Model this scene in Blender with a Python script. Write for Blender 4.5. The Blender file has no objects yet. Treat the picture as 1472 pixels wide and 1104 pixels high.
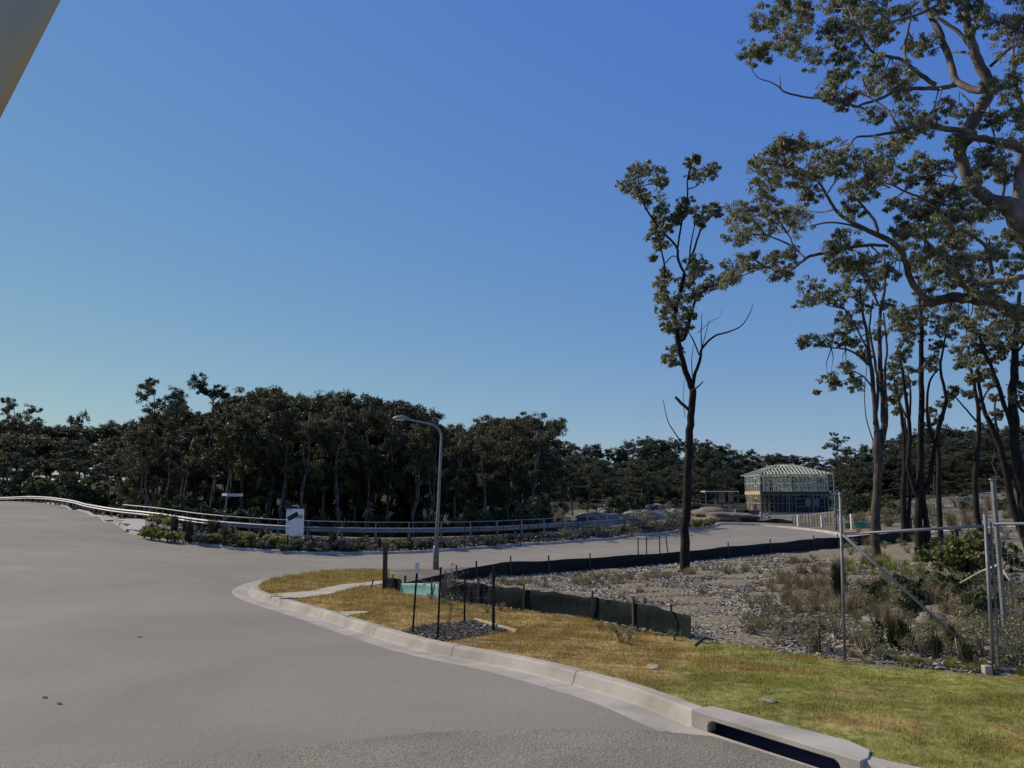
import bpy, math, random
import numpy as np
from mathutils import Vector, Matrix
from mathutils.geometry import delaunay_2d_cdt
R = math.radians
# ------------------------------------------------------------------ camera, sky, sun, exposure
FPX = 1133.0; HY = 712.0; CX = 736.0; CY = 552.0
PITCH = math.atan((HY-CY)/FPX)
S = bpy.context.scene
cam = bpy.data.objects.new('camera', bpy.data.cameras.new('camera'))
S.collection.objects.link(cam); S.camera = cam
cam.data.sensor_width = 36; cam.data.lens = 36*FPX/1472
cam.data.clip_end = 5000; cam.data.clip_start = 0.05
cam.location = (0, 0, 0); cam.rotation_euler = (R(90)+PITCH, 0, 0)
SUN_AZ = -62.0; SUN_EL = 37.0      # degrees from the view direction (+y) towards +x, and above the horizon
W = bpy.data.worlds.new('World'); S.world = W; W.use_nodes = True
wn = W.node_tree.nodes; wl = W.node_tree.links
bg = wn['Background']; bg.inputs[1].default_value = 0.14
sky = wn.new('ShaderNodeTexSky'); sky.sky_type = 'NISHITA'; sky.sun_disc = False
sky.sun_elevation = R(SUN_EL); sky.sun_rotation = R(SUN_AZ)
sky.altitude = 60; sky.air_density = 1.0; sky.dust_density = 0.05; sky.ozone_density = 1.5
sx_ = wn.new('ShaderNodeSeparateColor'); cx_ = wn.new('ShaderNodeCombineColor'); wl.new(sky.outputs[0], sx_.inputs[0])
for k_, (mul_, pw_) in enumerate([(.069, .87), (.124, .66), (.525, .04)]):     # the phone's rendering of this sky: response of each channel
    p_ = wn.new('ShaderNodeMath'); p_.operation = 'POWER'; p_.inputs[1].default_value = pw_; wl.new(sx_.outputs[k_], p_.inputs[0])
    q_ = wn.new('ShaderNodeMath'); q_.operation = 'MULTIPLY'; q_.inputs[1].default_value = mul_/.14; wl.new(p_.outputs[0], q_.inputs[0]); wl.new(q_.outputs[0], cx_.inputs[k_])
wl.new(cx_.outputs[0], bg.inputs[0])
sl = bpy.data.lights.new('sun', 'SUN'); sl.energy = 4.5; sl.angle = R(0.5); sl.color = (1, 0.89, 0.72)
so = bpy.data.objects.new('sun', sl); S.collection.objects.link(so)
sd = Vector((math.sin(R(SUN_AZ))*math.cos(R(SUN_EL)), math.cos(R(SUN_AZ))*math.cos(R(SUN_EL)), math.sin(R(SUN_EL))))
so.rotation_euler = sd.to_track_quat('Z', 'Y').to_euler()
S.view_settings.view_transform = 'Standard'; S.view_settings.look = 'None'
S.view_settings.exposure = -0.02; S.view_settings.gamma = 1; S.view_settings.use_curve_mapping = False
S.cycles.max_bounces = 5; S.cycles.transparent_max_bounces = 6

# ------------------------------------------------------------------ pixel (of the 1472x1104 photo) + depth -> world
sa, ca = math.sin(PITCH), math.cos(PITCH)
def P(px, py, d):
    u = (px-CX)/FPX; v = (py-CY)/FPX
    fy = ca + sa*v
    return Vector((u/fy*d, d, (sa - ca*v)/fy*d))
rng = np.random.default_rng(7)
rnd = random.Random(7)

# ------------------------------------------------------------------ the lie of the land: smooth surface through known points
KV = 0.13    # verge stands one kerb above the road
cps = []
def cp(px, py, d, verge=False):
    p = P(px, py, d); cps.append((p.x, p.y, p.z - (KV if verge else 0)))
for x, y, z in [(0,0,-2.2),(0,4.5,-2.2),(-5,5,-2.18),(5,4,-2.2),(0,-12,-2.2),(-18,0,-2.15),(18,0,-2.1),(-30,-20,-2.2),(30,-20,-2.2),(12,5.4,-2.2),(20,5.5,-2.15),
                (-100,60,-1.5),(-80,30,-2.1),(-110,100,-.8),(-90,150,.5),(-50,130,-1.5),(60,60,-1.2),(45,25,-1.6),(110,60,0),(120,120,3),(70,120,2.0),
                (-300,0,-2),(300,0,0),(-300,300,6),(300,300,8),(0,300,5),(0,220,3.5),(100,220,5),(-120,220,4),(-600,1200,10),(600,1200,10),(0,1200,10),(-1000,0,0),(1000,0,0),(0,-300,-2),(0,600,8)]:
    cps.append((x, y, z))
LIP = [(-14,732,97),(0,722,95),(60,723,88),(85,726,80),(110,733,72),(150,752,58),(185,768,52),(240,779,48.5),(330,791,46),(425,797,44.6),(500,797.5,44.8),(560,797,45.2),(628,794,46),(710,789,49),(800,783,52),
       (880,777,55.5),(960,769,60),(1010,761,64),(1030,757,67),(1045,754.5,70),(1090,756,71),(1140,760.5,68),(1185,766,62.5),(1202,772,57),(1196,779,52),(1160,787,47.5),(1100,793,44),(1000,800,41),(900,806,39),(800,812,37),(700,817,35.5),(628,820,34),
       (560,822,32.5),(500,823,31),(450,824,28.5),(400,829,25),(360,837,22.3),(337,846,20.3),(334,854,19),(345,861,18),(362,867,17),(400,880,15.7),(440,893,14.5),(540,928,12),(620,949,10.8),(700,963,9.93),(802,994,8.84),(860,1011,8.35)]
for q in LIP[1:]: cp(*q)
for q in [(0,800,28),(0,900,13.3),(200,900,13.3),(200,830,21),(300,800,33),(100,760,46),(0,742,62),(600,806,40),(900,790,47),(1100,772,57)]: cp(*q)
GUARD = [(-12,725,97),(0,725,96),(50,725,88),(100,728,77),(130,735,67),(160,741,61),(200,745,58),(243,751,55),(279,760,52),(317,765,50.5),(370,770,49.5),(440,774,48.6),(500,777,48.6),(560,778,49.2),(628,775,50),(690,773,51.5),(750,770,53.5),(810,766,56),(870,761,58.5),(920,756,61.5),(962,751,64.5)]
for q in GUARD: cp(*q, True)
for q in [(300,800,64),(500,800,65),(700,788,68),(150,755,78),(800,765,75),(870,742,88),(950,728,112),(0,722,120),(100,722,102),(1040,739,85),(1100,744,100),(1075,742,118),(1190,741,117),(1130,740,132),(1150,746,90),(1200,736,100),
          (1300,720,100),(1400,720,90),(1472,722,82),(1240,759,66),(1300,766,58),(1400,762,55),(1472,758,55),(983,822,30),(1258,808,30),(1330,800,31),(1200,850,20),(1000,872,17),(1210,952,10.6),(1430,970,9.8),(1400,885,13),(1472,850,15.5),
          (985,922,13),(700,872,17),(560,850,21),(800,850,22.5),(900,835,27),(1100,830,24),(628,828,28),(1472,800,25),(1400,790,34)]: cp(*q, True)
cpa = np.array(cps)
def phi(r2): return np.sqrt(r2 + 1.5**2)
_A = phi(((cpa[:,None,:2]-cpa[None,:,:2])**2).sum(-1)); _n = len(cpa)
_M = np.zeros((_n+1,_n+1)); _M[:_n,:_n] = _A - np.eye(_n)*0.25; _M[:_n,_n] = 1; _M[_n,:_n] = 1
_w = np.linalg.solve(_M, np.append(cpa[:,2],0))
def H(x, y):
    x = np.atleast_1d(np.asarray(x,float)); y = np.atleast_1d(np.asarray(y,float)); out = np.empty(len(x))
    for i in range(0,len(x),4000):
        q = phi((x[i:i+4000,None]-cpa[None,:,0])**2+(y[i:i+4000,None]-cpa[None,:,1])**2)
        out[i:i+4000] = q@_w[:_n]+_w[_n]
    return out
def h1(x, y): return float(H(x,y)[0])
def gv(x, y): return h1(x,y)+KV
def at(px, py, verge=True, dmin=3.5, dmax=300):
    """point of the ground seen at this pixel"""
    off = KV if verge else 0
    ds = np.geomspace(dmin,dmax,260); p1 = P(px,py,1.0)
    f = p1.z*ds - (H(p1.x*ds, ds)+off)
    k = np.where(f<=0)[0]
    if len(k)==0: k=[len(ds)-1]
    k = k[0]
    if k==0: d=ds[0]
    else:
        a,b = ds[k-1],ds[k]; fa,fb = f[k-1],f[k]; d = a+(b-a)*fa/(fa-fb+1e-12)
    return Vector((p1.x*d, d, gv(p1.x*d,d) if verge else h1(p1.x*d,d)))
def on(px, d, dz=0):
    """point of the verge level ground in pixel column px at depth d (column read near the horizon)"""
    p = P(px, HY+60, d); return Vector((p.x, d, gv(p.x,d)+dz))

# ------------------------------------------------------------------ object helpers
def link(o): S.collection.objects.link(o); return o
def tag(o, label=None, cat=None, group=None, kind=None):
    if label: o['label']=label
    if cat: o['category']=cat
    if group: o['group']=group
    if kind: o['kind']=kind
    return o
def empty(name, loc, label=None, cat=None, group=None, rz=0):
    o = bpy.data.objects.new(name,None); link(o); o.location=loc; o.rotation_euler.z=rz; o.empty_display_size=.2
    return tag(o,label,cat,group)
def fast(name, V, F, mat, parent=None, smooth=False, attrs=None):
    V = np.asarray(V,np.float32).reshape(-1,3); F=np.asarray(F,np.int32)
    if parent is not None and parent.get('_w'): V = V-np.array(parent.location,np.float32)
    me = bpy.data.meshes.new(name); k = F.shape[1]
    me.vertices.add(len(V)); me.vertices.foreach_set('co',V.ravel())
    me.loops.add(F.size); me.loops.foreach_set('vertex_index',F.ravel())
    me.polygons.add(len(F)); me.polygons.foreach_set('loop_start',np.arange(len(F),dtype=np.int32)*k)
    me.update(calc_edges=True)
    if smooth: me.polygons.foreach_set('use_smooth',np.ones(len(F),bool))
    for an,av in (attrs or {}).items():
        if av.ndim==1:
            a=me.attributes.new(an,'FLOAT','POINT'); a.data.foreach_set('value',av.astype(np.float32))
        else:
            a=me.attributes.new(an,'FLOAT_COLOR','POINT'); a.data.foreach_set('color',av.astype(np.float32).ravel())
    me.materials.append(mat); me.validate()
    o = bpy.data.objects.new(name,me); link(o)
    if parent is not None: o.parent=parent
    return o
class MB:
    def __init__(s): s.v=[]; s.f=[]
    def add(s, vs, fs):
        b=len(s.v); s.v+= [tuple(v) for v in vs]; s.f+=[tuple(i+b for i in f) for f in fs]; return s
    def box(s, c, size, rz=0, m=None):
        hx,hy,hz=[q/2 for q in size]
        M = m or Matrix.Rotation(rz,3,'Z')
        vs=[Vector(c)+M@Vector((x*hx,y*hy,z*hz)) for x in(-1,1) for y in(-1,1) for z in(-1,1)]
        return s.add(vs,[(0,1,3,2),(4,6,7,5),(0,4,5,1),(2,3,7,6),(0,2,6,4),(1,5,7,3)])
    def bar(s, a, b, w, h=None):
        a,b=Vector(a),Vector(b); d=b-a; L=d.length
        if L<1e-6: return s
        q=d.to_track_quat('Y','Z').to_matrix()
        return s.box((a+b)/2,(w,L,h or w),m=q)
    def tube(s, pts, rad, n=7, cap=True):
        pts=[Vector(p) for p in pts]
        if not hasattr(rad,'__len__'): rad=[rad]*len(pts)
        b=len(s.v); vs=[]; prev=None
        for i,p in enumerate(pts):
            t=(pts[min(i+1,len(pts)-1)]-pts[max(i-1,0)])
            if t.length<1e-9: t=Vector((0,0,1))
            t.normalize()
            u = prev - t*prev.dot(t) if prev is not None else t.orthogonal()
            if u.length<1e-6: u=t.orthogonal()
            u.normalize(); prev=u; w=t.cross(u)
            for k in range(n):
                an=2*math.pi*k/n; vs.append(p+(u*math.cos(an)+w*math.sin(an))*rad[i])
        fs=[]
        for i in range(len(pts)-1):
            for k in range(n): fs.append((i*n+k,i*n+(k+1)%n,(i+1)*n+(k+1)%n,(i+1)*n+k))
        if cap: fs.append(tuple(range(n-1,-1,-1))); fs.append(tuple((len(pts)-1)*n+k for k in range(n)))
        return s.add(vs,fs)
    def build(s, name, mat, parent=None, smooth=False, world=True, bevel=0):
        off = Vector((0,0,0)); q_=parent
        while world and q_ is not None: off = off+Vector(q_.location); q_=q_.parent
        me=bpy.data.meshes.new(name); me.from_pydata([tuple(Vector(v)-off) for v in s.v],[],s.f)
        if isinstance(mat,(list,tuple)):
            for m in mat: me.materials.append(m)
        else: me.materials.append(mat)
        if smooth: me.polygons.foreach_set('use_smooth',[True]*len(me.polygons))
        me.update(); o=bpy.data.objects.new(name,me); link(o)
        if parent is not None: o.parent=parent
        if bevel:
            bm=o.modifiers.new('b','BEVEL'); bm.width=bevel; bm.segments=2; bm.limit_method='ANGLE'
        return o
def copy_tree(o, loc, rz=0, sc=1, label=None, parent=None):
    c=o.copy(); link(c)
    if parent is None:
        c.location=loc; c.rotation_euler=(0,0,rz); c.scale=(sc,sc,sc) if not hasattr(sc,'__len__') else sc
        if label: c['label']=label
    else: c.parent=parent
    for ch in list(o.children): copy_tree(ch,None,parent=c)
    return c

# ------------------------------------------------------------------ materials
def ramp_mat(name, cols, scale=3.0, detail=6, rough=0.9, bump=0.0, bscale=None, coord='Object', lo=.3, hi=.7, spec=.3, metal=0, second=None, dist=0.0):
    m=bpy.data.materials.new(name); m.use_nodes=True; nt=m.node_tree; b=nt.nodes['Principled BSDF']
    b.inputs['Roughness'].default_value=rough; b.inputs['Specular IOR Level'].default_value=spec; b.inputs['Metallic'].default_value=metal
    tc=nt.nodes.new('ShaderNodeTexCoord'); no=nt.nodes.new('ShaderNodeTexNoise'); no.inputs['Scale'].default_value=scale; no.inputs['Detail'].default_value=detail; no.inputs['Roughness'].default_value=.62; no.inputs['Distortion'].default_value=dist
    nt.links.new(tc.outputs[coord],no.inputs['Vector'])
    cr=nt.nodes.new('ShaderNodeValToRGB'); e=cr.color_ramp.elements
    for i,c in enumerate(cols):
        pos=lo+(hi-lo)*i/max(1,len(cols)-1)
        if i<2: el=e[i]; el.position=pos
        else: el=e.new(pos)
        el.color=(*c,1)
    nt.links.new(no.outputs['Fac'],cr.inputs[0]); out=cr.outputs[0]
    if second:   # (scale, multiply-low, multiply-high)
        n2=nt.nodes.new('ShaderNodeTexNoise'); n2.inputs['Scale'].default_value=second[0]; n2.inputs['Detail'].default_value=4
        nt.links.new(tc.outputs[coord],n2.inputs['Vector'])
        mr=nt.nodes.new('ShaderNodeMapRange'); mr.inputs[1].default_value=.35; mr.inputs[2].default_value=.65; mr.inputs[3].default_value=second[1]; mr.inputs[4].default_value=second[2]
        nt.links.new(n2.outputs['Fac'],mr.inputs[0])
        mx=nt.nodes.new('ShaderNodeVectorMath'); mx.operation='SCALE'; nt.links.new(out,mx.inputs[0]); nt.links.new(mr.outputs[0],mx.inputs['Scale']); out=mx.outputs[0]
    nt.links.new(out,b.inputs['Base Color'])
    if bump:
        nb=nt.nodes.new('ShaderNodeTexNoise'); nb.inputs['Scale'].default_value=bscale or scale*6; nb.inputs['Detail'].default_value=5
        nt.links.new(tc.outputs[coord],nb.inputs['Vector'])
        bp=nt.nodes.new('ShaderNodeBump'); bp.inputs['Strength'].default_value=bump; bp.inputs['Distance'].default_value=.03
        nt.links.new(nb.outputs['Fac'],bp.inputs['Height']); nt.links.new(bp.outputs[0],b.inputs['Normal'])
    return m
def leaf_mat(name, cols, trans=.25, spec=.35, attr=None, rough=.5):
    m=bpy.data.materials.new(name); m.use_nodes=True; nt=m.node_tree; b=nt.nodes['Principled BSDF']
    b.inputs['Roughness'].default_value=rough; b.inputs['Specular IOR Level'].default_value=spec
    g=nt.nodes.new('ShaderNodeNewGeometry'); cr=nt.nodes.new('ShaderNodeValToRGB'); e=cr.color_ramp.elements
    for i,c in enumerate(cols):
        pos=i/(len(cols)-1)
        el=e[0] if i==0 else (e[1] if i==len(cols)-1 else e.new(pos)); el.position=pos
        el.color=(*c,1)
    nt.links.new(g.outputs['Random Per Island'],cr.inputs[0]); out=cr.outputs[0]
    # clump scale variation of tone (young and old foliage)
    tc=nt.nodes.new('ShaderNodeTexCoord'); no=nt.nodes.new('ShaderNodeTexNoise'); no.inputs['Scale'].default_value=.55; no.inputs['Detail'].default_value=2
    nt.links.new(tc.outputs['Object'],no.inputs['Vector'])
    mr=nt.nodes.new('ShaderNodeMapRange'); mr.inputs[1].default_value=.35; mr.inputs[2].default_value=.65; mr.inputs[3].default_value=.75; mr.inputs[4].default_value=1.3
    nt.links.new(no.outputs['Fac'],mr.inputs[0])
    mx=nt.nodes.new('ShaderNodeVectorMath'); mx.operation='SCALE'; nt.links.new(out,mx.inputs[0]); nt.links.new(mr.outputs[0],mx.inputs['Scale'])
    oi=nt.nodes.new('ShaderNodeObjectInfo'); mr2=nt.nodes.new('ShaderNodeMapRange'); mr2.inputs[3].default_value=.75; mr2.inputs[4].default_value=1.25
    nt.links.new(oi.outputs['Random'],mr2.inputs[0])
    mx2=nt.nodes.new('ShaderNodeVectorMath'); mx2.operation='SCALE'; nt.links.new(mx.outputs[0],mx2.inputs[0]); nt.links.new(mr2.outputs[0],mx2.inputs['Scale']); out=mx2.outputs[0]
    nt.links.new(out,b.inputs['Base Color'])
    tr=nt.nodes.new('ShaderNodeBsdfTranslucent'); nt.links.new(out,tr.inputs[0])
    ms=nt.nodes.new('ShaderNodeMixShader'); ms.inputs[0].default_value=trans
    nt.links.new(b.outputs[0],ms.inputs[1]); nt.links.new(tr.outputs[0],ms.inputs[2])
    nt.links.new(ms.outputs[0],nt.nodes['Material Output'].inputs['Surface'])
    return m
M={}
M['asphalt']=ramp_mat('asphalt',[(.212,.190,.144),(.268,.238,.178)],scale=.22,detail=8,rough=.88,bump=.25,bscale=60,coord='Object',spec=.25,second=(55,.86,1.12),lo=.35,hi=.65,dist=.6)
M['asphalt_new']=ramp_mat('asphalt_new',[(.19,.168,.122),(.265,.235,.17)],scale=.8,detail=8,rough=.9,bump=.5,bscale=45,second=(40,.75,1.25),lo=.35,hi=.65)
M['concrete']=ramp_mat('concrete',[(.38,.34,.275),(.47,.425,.35)],scale=2.2,detail=9,rough=.9,bump=.12,bscale=60,second=(1.8,.78,1.06),spec=.15)
M['concrete_pale']=ramp_mat('concrete_pale',[(.36,.33,.285),(.46,.43,.37)],scale=.8,detail=8,rough=.85,second=(12,.9,1.08))
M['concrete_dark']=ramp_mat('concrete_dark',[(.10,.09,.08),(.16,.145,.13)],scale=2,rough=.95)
M['path']=ramp_mat('worn_dirt',[(.38,.325,.235),(.52,.46,.35)],scale=1.6,detail=8,rough=.95,bump=.5,bscale=25,second=(8,.8,1.15))
M['galv']=ramp_mat('galvanised_steel',[(.19,.195,.195),(.28,.285,.28)],scale=6,rough=.55,metal=.25,spec=.5,second=(2,.85,1.1))
M['galv_dull']=ramp_mat('weathered_steel',[(.13,.13,.13),(.24,.24,.235)],scale=9,rough=.6,metal=.4,spec=.4)
M['black']=ramp_mat('black_steel',[(.012,.012,.012),(.03,.028,.026)],scale=8,rough=.6)
M['timber_dark']=ramp_mat('dark_timber',[(.035,.026,.018),(.09,.065,.045)],scale=7,rough=.9,bump=.3)
M['timber_stake']=ramp_mat('stake_timber',[(.07,.055,.04),(.14,.11,.08)],scale=9,rough=.9)
M['timber_frame']=ramp_mat('treated_pine',[(.38,.41,.32),(.56,.59,.47)],scale=3,rough=.8)
M['timber_warm']=ramp_mat('raw_pine',[(.42,.34,.20),(.6,.5,.32)],scale=3,rough=.8)
M['white']=ramp_mat('white_paint',[(.62,.62,.62),(.75,.75,.74)],scale=4,rough=.5)
M['offwhite']=ramp_mat('off_white_block',[(.5,.48,.42),(.68,.65,.58)],scale=5,rough=.8)
M['silt']=ramp_mat('dark_silt_cloth',[(.005,.010,.010),(.014,.022,.020)],scale=4,rough=.9,bump=.5,bscale=8,dist=1,spec=.1)
M['silt_far']=ramp_mat('black_silt_cloth',[(.008,.010,.010),(.018,.022,.020)],scale=4,rough=.8,bump=.4,bscale=6)
M['teal']=ramp_mat('teal_cloth',[(.12,.30,.27),(.20,.42,.38)],scale=4,rough=.7,bump=.3)
M['green_cloth']=ramp_mat('green_shade_cloth',[(.03,.20,.13),(.06,.28,.19)],scale=4,rough=.8)
M['bark_dark']=ramp_mat('dark_bark',[(.007,.006,.005),(.028,.023,.019)],scale=5,rough=.95,bump=.9,bscale=14,second=(1,.7,1.3))
M['bark_pale']=ramp_mat('pale_gum_bark',[(.05,.042,.035),(.125,.108,.092),(.23,.21,.18)],scale=2.2,detail=7,rough=.75,bump=.3,bscale=12,second=(.9,.6,1.15))
M['bark_mid']=ramp_mat('grey_brown_bark',[(.035,.028,.022),(.11,.09,.072)],scale=4,rough=.9,bump=.6,bscale=12,second=(1,.6,1.4))
M['mulch']=None
M['chip']=leaf_mat('mulch_chips',[(.10,.083,.06),(.17,.147,.11),(.26,.23,.175),(.37,.335,.27)],trans=0,spec=.15,rough=.9)
M['chip_dark']=leaf_mat('dark_mulch_chips',[(.03,.024,.017),(.07,.057,.042),(.14,.118,.09),(.25,.215,.165)],trans=0,spec=.15,rough=.9)
M['timber_shaded']=ramp_mat('shaded_timber',[(.12,.12,.10),(.2,.2,.16)],scale=4)  # frame timber with shade put into its colour
M['shade_fill']=ramp_mat('dark_shade_fill',[(.02,.022,.026),(.045,.048,.056)],scale=2)  # near black, for painted shade and netting inside the house
M['rock']=ramp_mat('sandstone_rock',[(.18,.15,.12),(.36,.31,.25)],scale=3,rough=.95,bump=.7,bscale=12)
M['rubble']=ramp_mat('pale_rubble',[(.15,.14,.12),(.28,.26,.23)],scale=2,rough=.95,bump=.8,bscale=6)
M['redsoil']=ramp_mat('reddish_soil',[(.13,.105,.08),(.23,.19,.15)],scale=1.5,rough=.95,bump=.8,bscale=8)
M['leaf_forest']=leaf_mat('forest_leaves',[(.03,.036,.015),(.06,.066,.028),(.105,.108,.05)],trans=.3,spec=.3)
M['leaf_forest_olive']=leaf_mat('olive_forest_leaves',[(.045,.05,.02),(.085,.088,.035),(.14,.132,.06)],trans=.32,spec=.3)
M['leaf_ridge']=leaf_mat('ridge_leaves',[(.034,.042,.022),(.062,.070,.036),(.10,.105,.058)],trans=.28,spec=.2)
M['leaf_gum']=leaf_mat('gum_leaves',[(.065,.08,.036),(.13,.15,.07),(.20,.22,.12),(.28,.28,.17)],trans=.42,spec=.3,rough=.5)
M['leaf_shrub']=leaf_mat('shrub_leaves',[(.05,.065,.025),(.09,.105,.042),(.14,.15,.06)],trans=.28)
M['leaf_shrub_bright']=leaf_mat('bright_shrub_leaves',[(.10,.12,.03),(.19,.21,.06),(.3,.3,.11)],trans=.4)
M['leaf_sage']=leaf_mat('sage_leaves',[(.09,.10,.07),(.15,.16,.115),(.2,.2,.15)],trans=.25)
M['leaf_yellow']=leaf_mat('yellow_green_leaves',[(.15,.17,.035),(.25,.26,.06),(.34,.33,.1)],trans=.35)
M['leaf_tuft']=leaf_mat('strappy_leaves',[(.02,.024,.010),(.045,.044,.02),(.09,.08,.036)],trans=.25)
M['straw']=leaf_mat('straw_grass',[(.16,.12,.06),(.26,.20,.10),(.36,.29,.16)],trans=.35,spec=.2)
M['weed']=leaf_mat('weed_leaves',[(.09,.115,.04),(.16,.185,.065),(.25,.265,.11),(.34,.29,.15)],trans=.25)
M['twig']=leaf_mat('dry_twigs',[(.14,.10,.08),(.25,.19,.15)],trans=0)
def attr_blend(name, pairA, pairB, island=True, scale=3):
    """two colour families mixed by the 'gw' vertex weight (where the lawn is green and where it has dried off)"""
    m=bpy.data.materials.new(name); m.use_nodes=True; nt=m.node_tree; b=nt.nodes['Principled BSDF']; b.inputs['Roughness'].default_value=.8; b.inputs['Specular IOR Level'].default_value=.2
    at_=nt.nodes.new('ShaderNodeAttribute'); at_.attribute_name='gw'
    g=nt.nodes.new('ShaderNodeNewGeometry')
    def two(p):
        cr=nt.nodes.new('ShaderNodeValToRGB')
        for i in range(2): cr.color_ramp.elements[i].color=(*p[i],1)
        nt.links.new(g.outputs['Random Per Island'],cr.inputs[0]); return cr.outputs[0]
    a=two(pairA); c=two(pairB)
    mx=nt.nodes.new('ShaderNodeMix'); mx.data_type='RGBA'; nt.links.new(at_.outputs['Fac'],mx.inputs[0]); nt.links.new(a,mx.inputs[6]); nt.links.new(c,mx.inputs[7])
    tc=nt.nodes.new('ShaderNodeTexCoord'); no=nt.nodes.new('ShaderNodeTexNoise'); no.inputs['Scale'].default_value=1.7; no.inputs['Detail'].default_value=6; nt.links.new(tc.outputs['Object'],no.inputs['Vector'])
    cr=nt.nodes.new('ShaderNodeValToRGB'); cr.color_ramp.elements[0].position=.38; cr.color_ramp.elements[0].color=(.76,.71,.70,1); cr.color_ramp.elements[1].position=.62; cr.color_ramp.elements[1].color=(1.0,1.0,1.0,1); nt.links.new(no.outputs['Fac'],cr.inputs[0])
    mm=nt.nodes.new('ShaderNodeMix'); mm.data_type='RGBA'; mm.blend_type='MULTIPLY'; mm.inputs[0].default_value=1; nt.links.new(mx.outputs[2],mm.inputs[6]); nt.links.new(cr.outputs[0],mm.inputs[7]); mx=mm
    nt.links.new(mx.outputs[2],b.inputs['Base Color'])
    tr=nt.nodes.new('ShaderNodeBsdfTranslucent'); nt.links.new(mx.outputs[2],tr.inputs[0]); ms=nt.nodes.new('ShaderNodeMixShader'); ms.inputs[0].default_value=.35
    nt.links.new(b.outputs[0],ms.inputs[1]); nt.links.new(tr.outputs[0],ms.inputs[2]); nt.links.new(ms.outputs[0],nt.nodes['Material Output'].inputs['Surface'])
    return m
M['blades']=attr_blend('lawn_blades',((.33,.225,.062),(.54,.39,.135)),((.19,.235,.036),(.44,.46,.10)))
def ground_mat():
    m=bpy.data.materials.new('ground_cover'); m.use_nodes=True; nt=m.node_tree; b=nt.nodes['Principled BSDF']; b.inputs['Roughness'].default_value=.95; b.inputs['Specular IOR Level'].default_value=.1
    N=nt.nodes.new; Lk=nt.links.new
    tc=N('ShaderNodeTexCoord'); at_=N('ShaderNodeAttribute'); at_.attribute_name='reg'; sp=N('ShaderNodeSeparateColor'); Lk(at_.outputs['Color'],sp.inputs[0])
    ag=N('ShaderNodeAttribute'); ag.attribute_name='gw'
    def noise(sc,de=6,di=0):
        n=N('ShaderNodeTexNoise'); n.inputs['Scale'].default_value=sc; n.inputs['Detail'].default_value=de; n.inputs['Distortion'].default_value=di; Lk(tc.outputs['Object'],n.inputs['Vector']); return n.outputs['Fac']
    def ramp(f,cs,lo=.3,hi=.7):
        cr=N('ShaderNodeValToRGB'); e=cr.color_ramp.elements
        for i,c in enumerate(cs):
            el=e[i] if i<2 else e.new(1.0)
            el.position=lo+(hi-lo)*i/(len(cs)-1); el.color=(*c,1)
        Lk(f,cr.inputs[0]); return cr.outputs[0]
    def mix(f,a,c):
        mx=N('ShaderNodeMix'); mx.data_type='RGBA'; Lk(f,mx.inputs[0]); Lk(a,mx.inputs[6]); Lk(c,mx.inputs[7]); return mx.outputs[2]
    def edge(w,amp=.5,sc=2.5):
        ad=N('ShaderNodeMath'); ad.operation='MULTIPLY_ADD'; Lk(noise(sc,5),ad.inputs[0]); ad.inputs[1].default_value=amp*2; ad.inputs[2].default_value=-amp
        a2=N('ShaderNodeMath'); a2.operation='ADD'; Lk(w,a2.inputs[0]); Lk(ad.outputs[0],a2.inputs[1])
        mr=N('ShaderNodeMapRange'); mr.inputs[1].default_value=.4; mr.inputs[2].default_value=.6; Lk(a2.outputs[0],mr.inputs[0]); return mr.outputs[0]
    earth=ramp(noise(.35,9,.5),[(.10,.088,.062),(.17,.15,.108),(.25,.22,.165)])
    dry=ramp(noise(5,8),[(.22,.145,.048),(.36,.25,.09),(.45,.33,.13)])
    green=ramp(noise(6,8),[(.13,.14,.03),(.24,.24,.06),(.33,.30,.09)])
    verge=mix(edge(ag.outputs['Fac'],.35,1.3),dry,green)
    vm=N('ShaderNodeMix'); vm.data_type='RGBA'; vm.blend_type='MULTIPLY'; vm.inputs[0].default_value=1; Lk(verge,vm.inputs[6]); Lk(ramp(noise(1.7,6),[(.76,.71,.70),(1,1,1)],.38,.62),vm.inputs[7]); verge=vm.outputs[2]
    mul=mix(ramp(noise(.8,6,.8),[(0,0,0),(1,1,1)],.52,.7),ramp(noise(14,8,1.0),[(.07,.058,.04),(.2,.168,.118),(.34,.30,.215)]),ramp(noise(9,8,1.0),[(.09,.07,.035),(.23,.18,.09),(.34,.27,.14)]))
    bed=ramp(noise(11,8,.6),[(.028,.024,.021),(.075,.066,.058),(.17,.15,.13)])
    c=mix(edge(sp.outputs[0],.35),earth,verge); c=mix(edge(sp.outputs[1],.35),c,mul); c=mix(edge(sp.outputs[2],.2),c,bed)
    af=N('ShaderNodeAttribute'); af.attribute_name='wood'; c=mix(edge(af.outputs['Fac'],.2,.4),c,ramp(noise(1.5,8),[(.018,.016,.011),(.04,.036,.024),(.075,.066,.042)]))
    Lk(c,b.inputs['Base Color'])
    bp=N('ShaderNodeBump'); bp.inputs['Strength'].default_value=.9; bp.inputs['Distance'].default_value=.05; Lk(noise(9,8),bp.inputs['Height']); Lk(bp.outputs[0],b.inputs['Normal'])
    return m
M['ground']=ground_mat()

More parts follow.
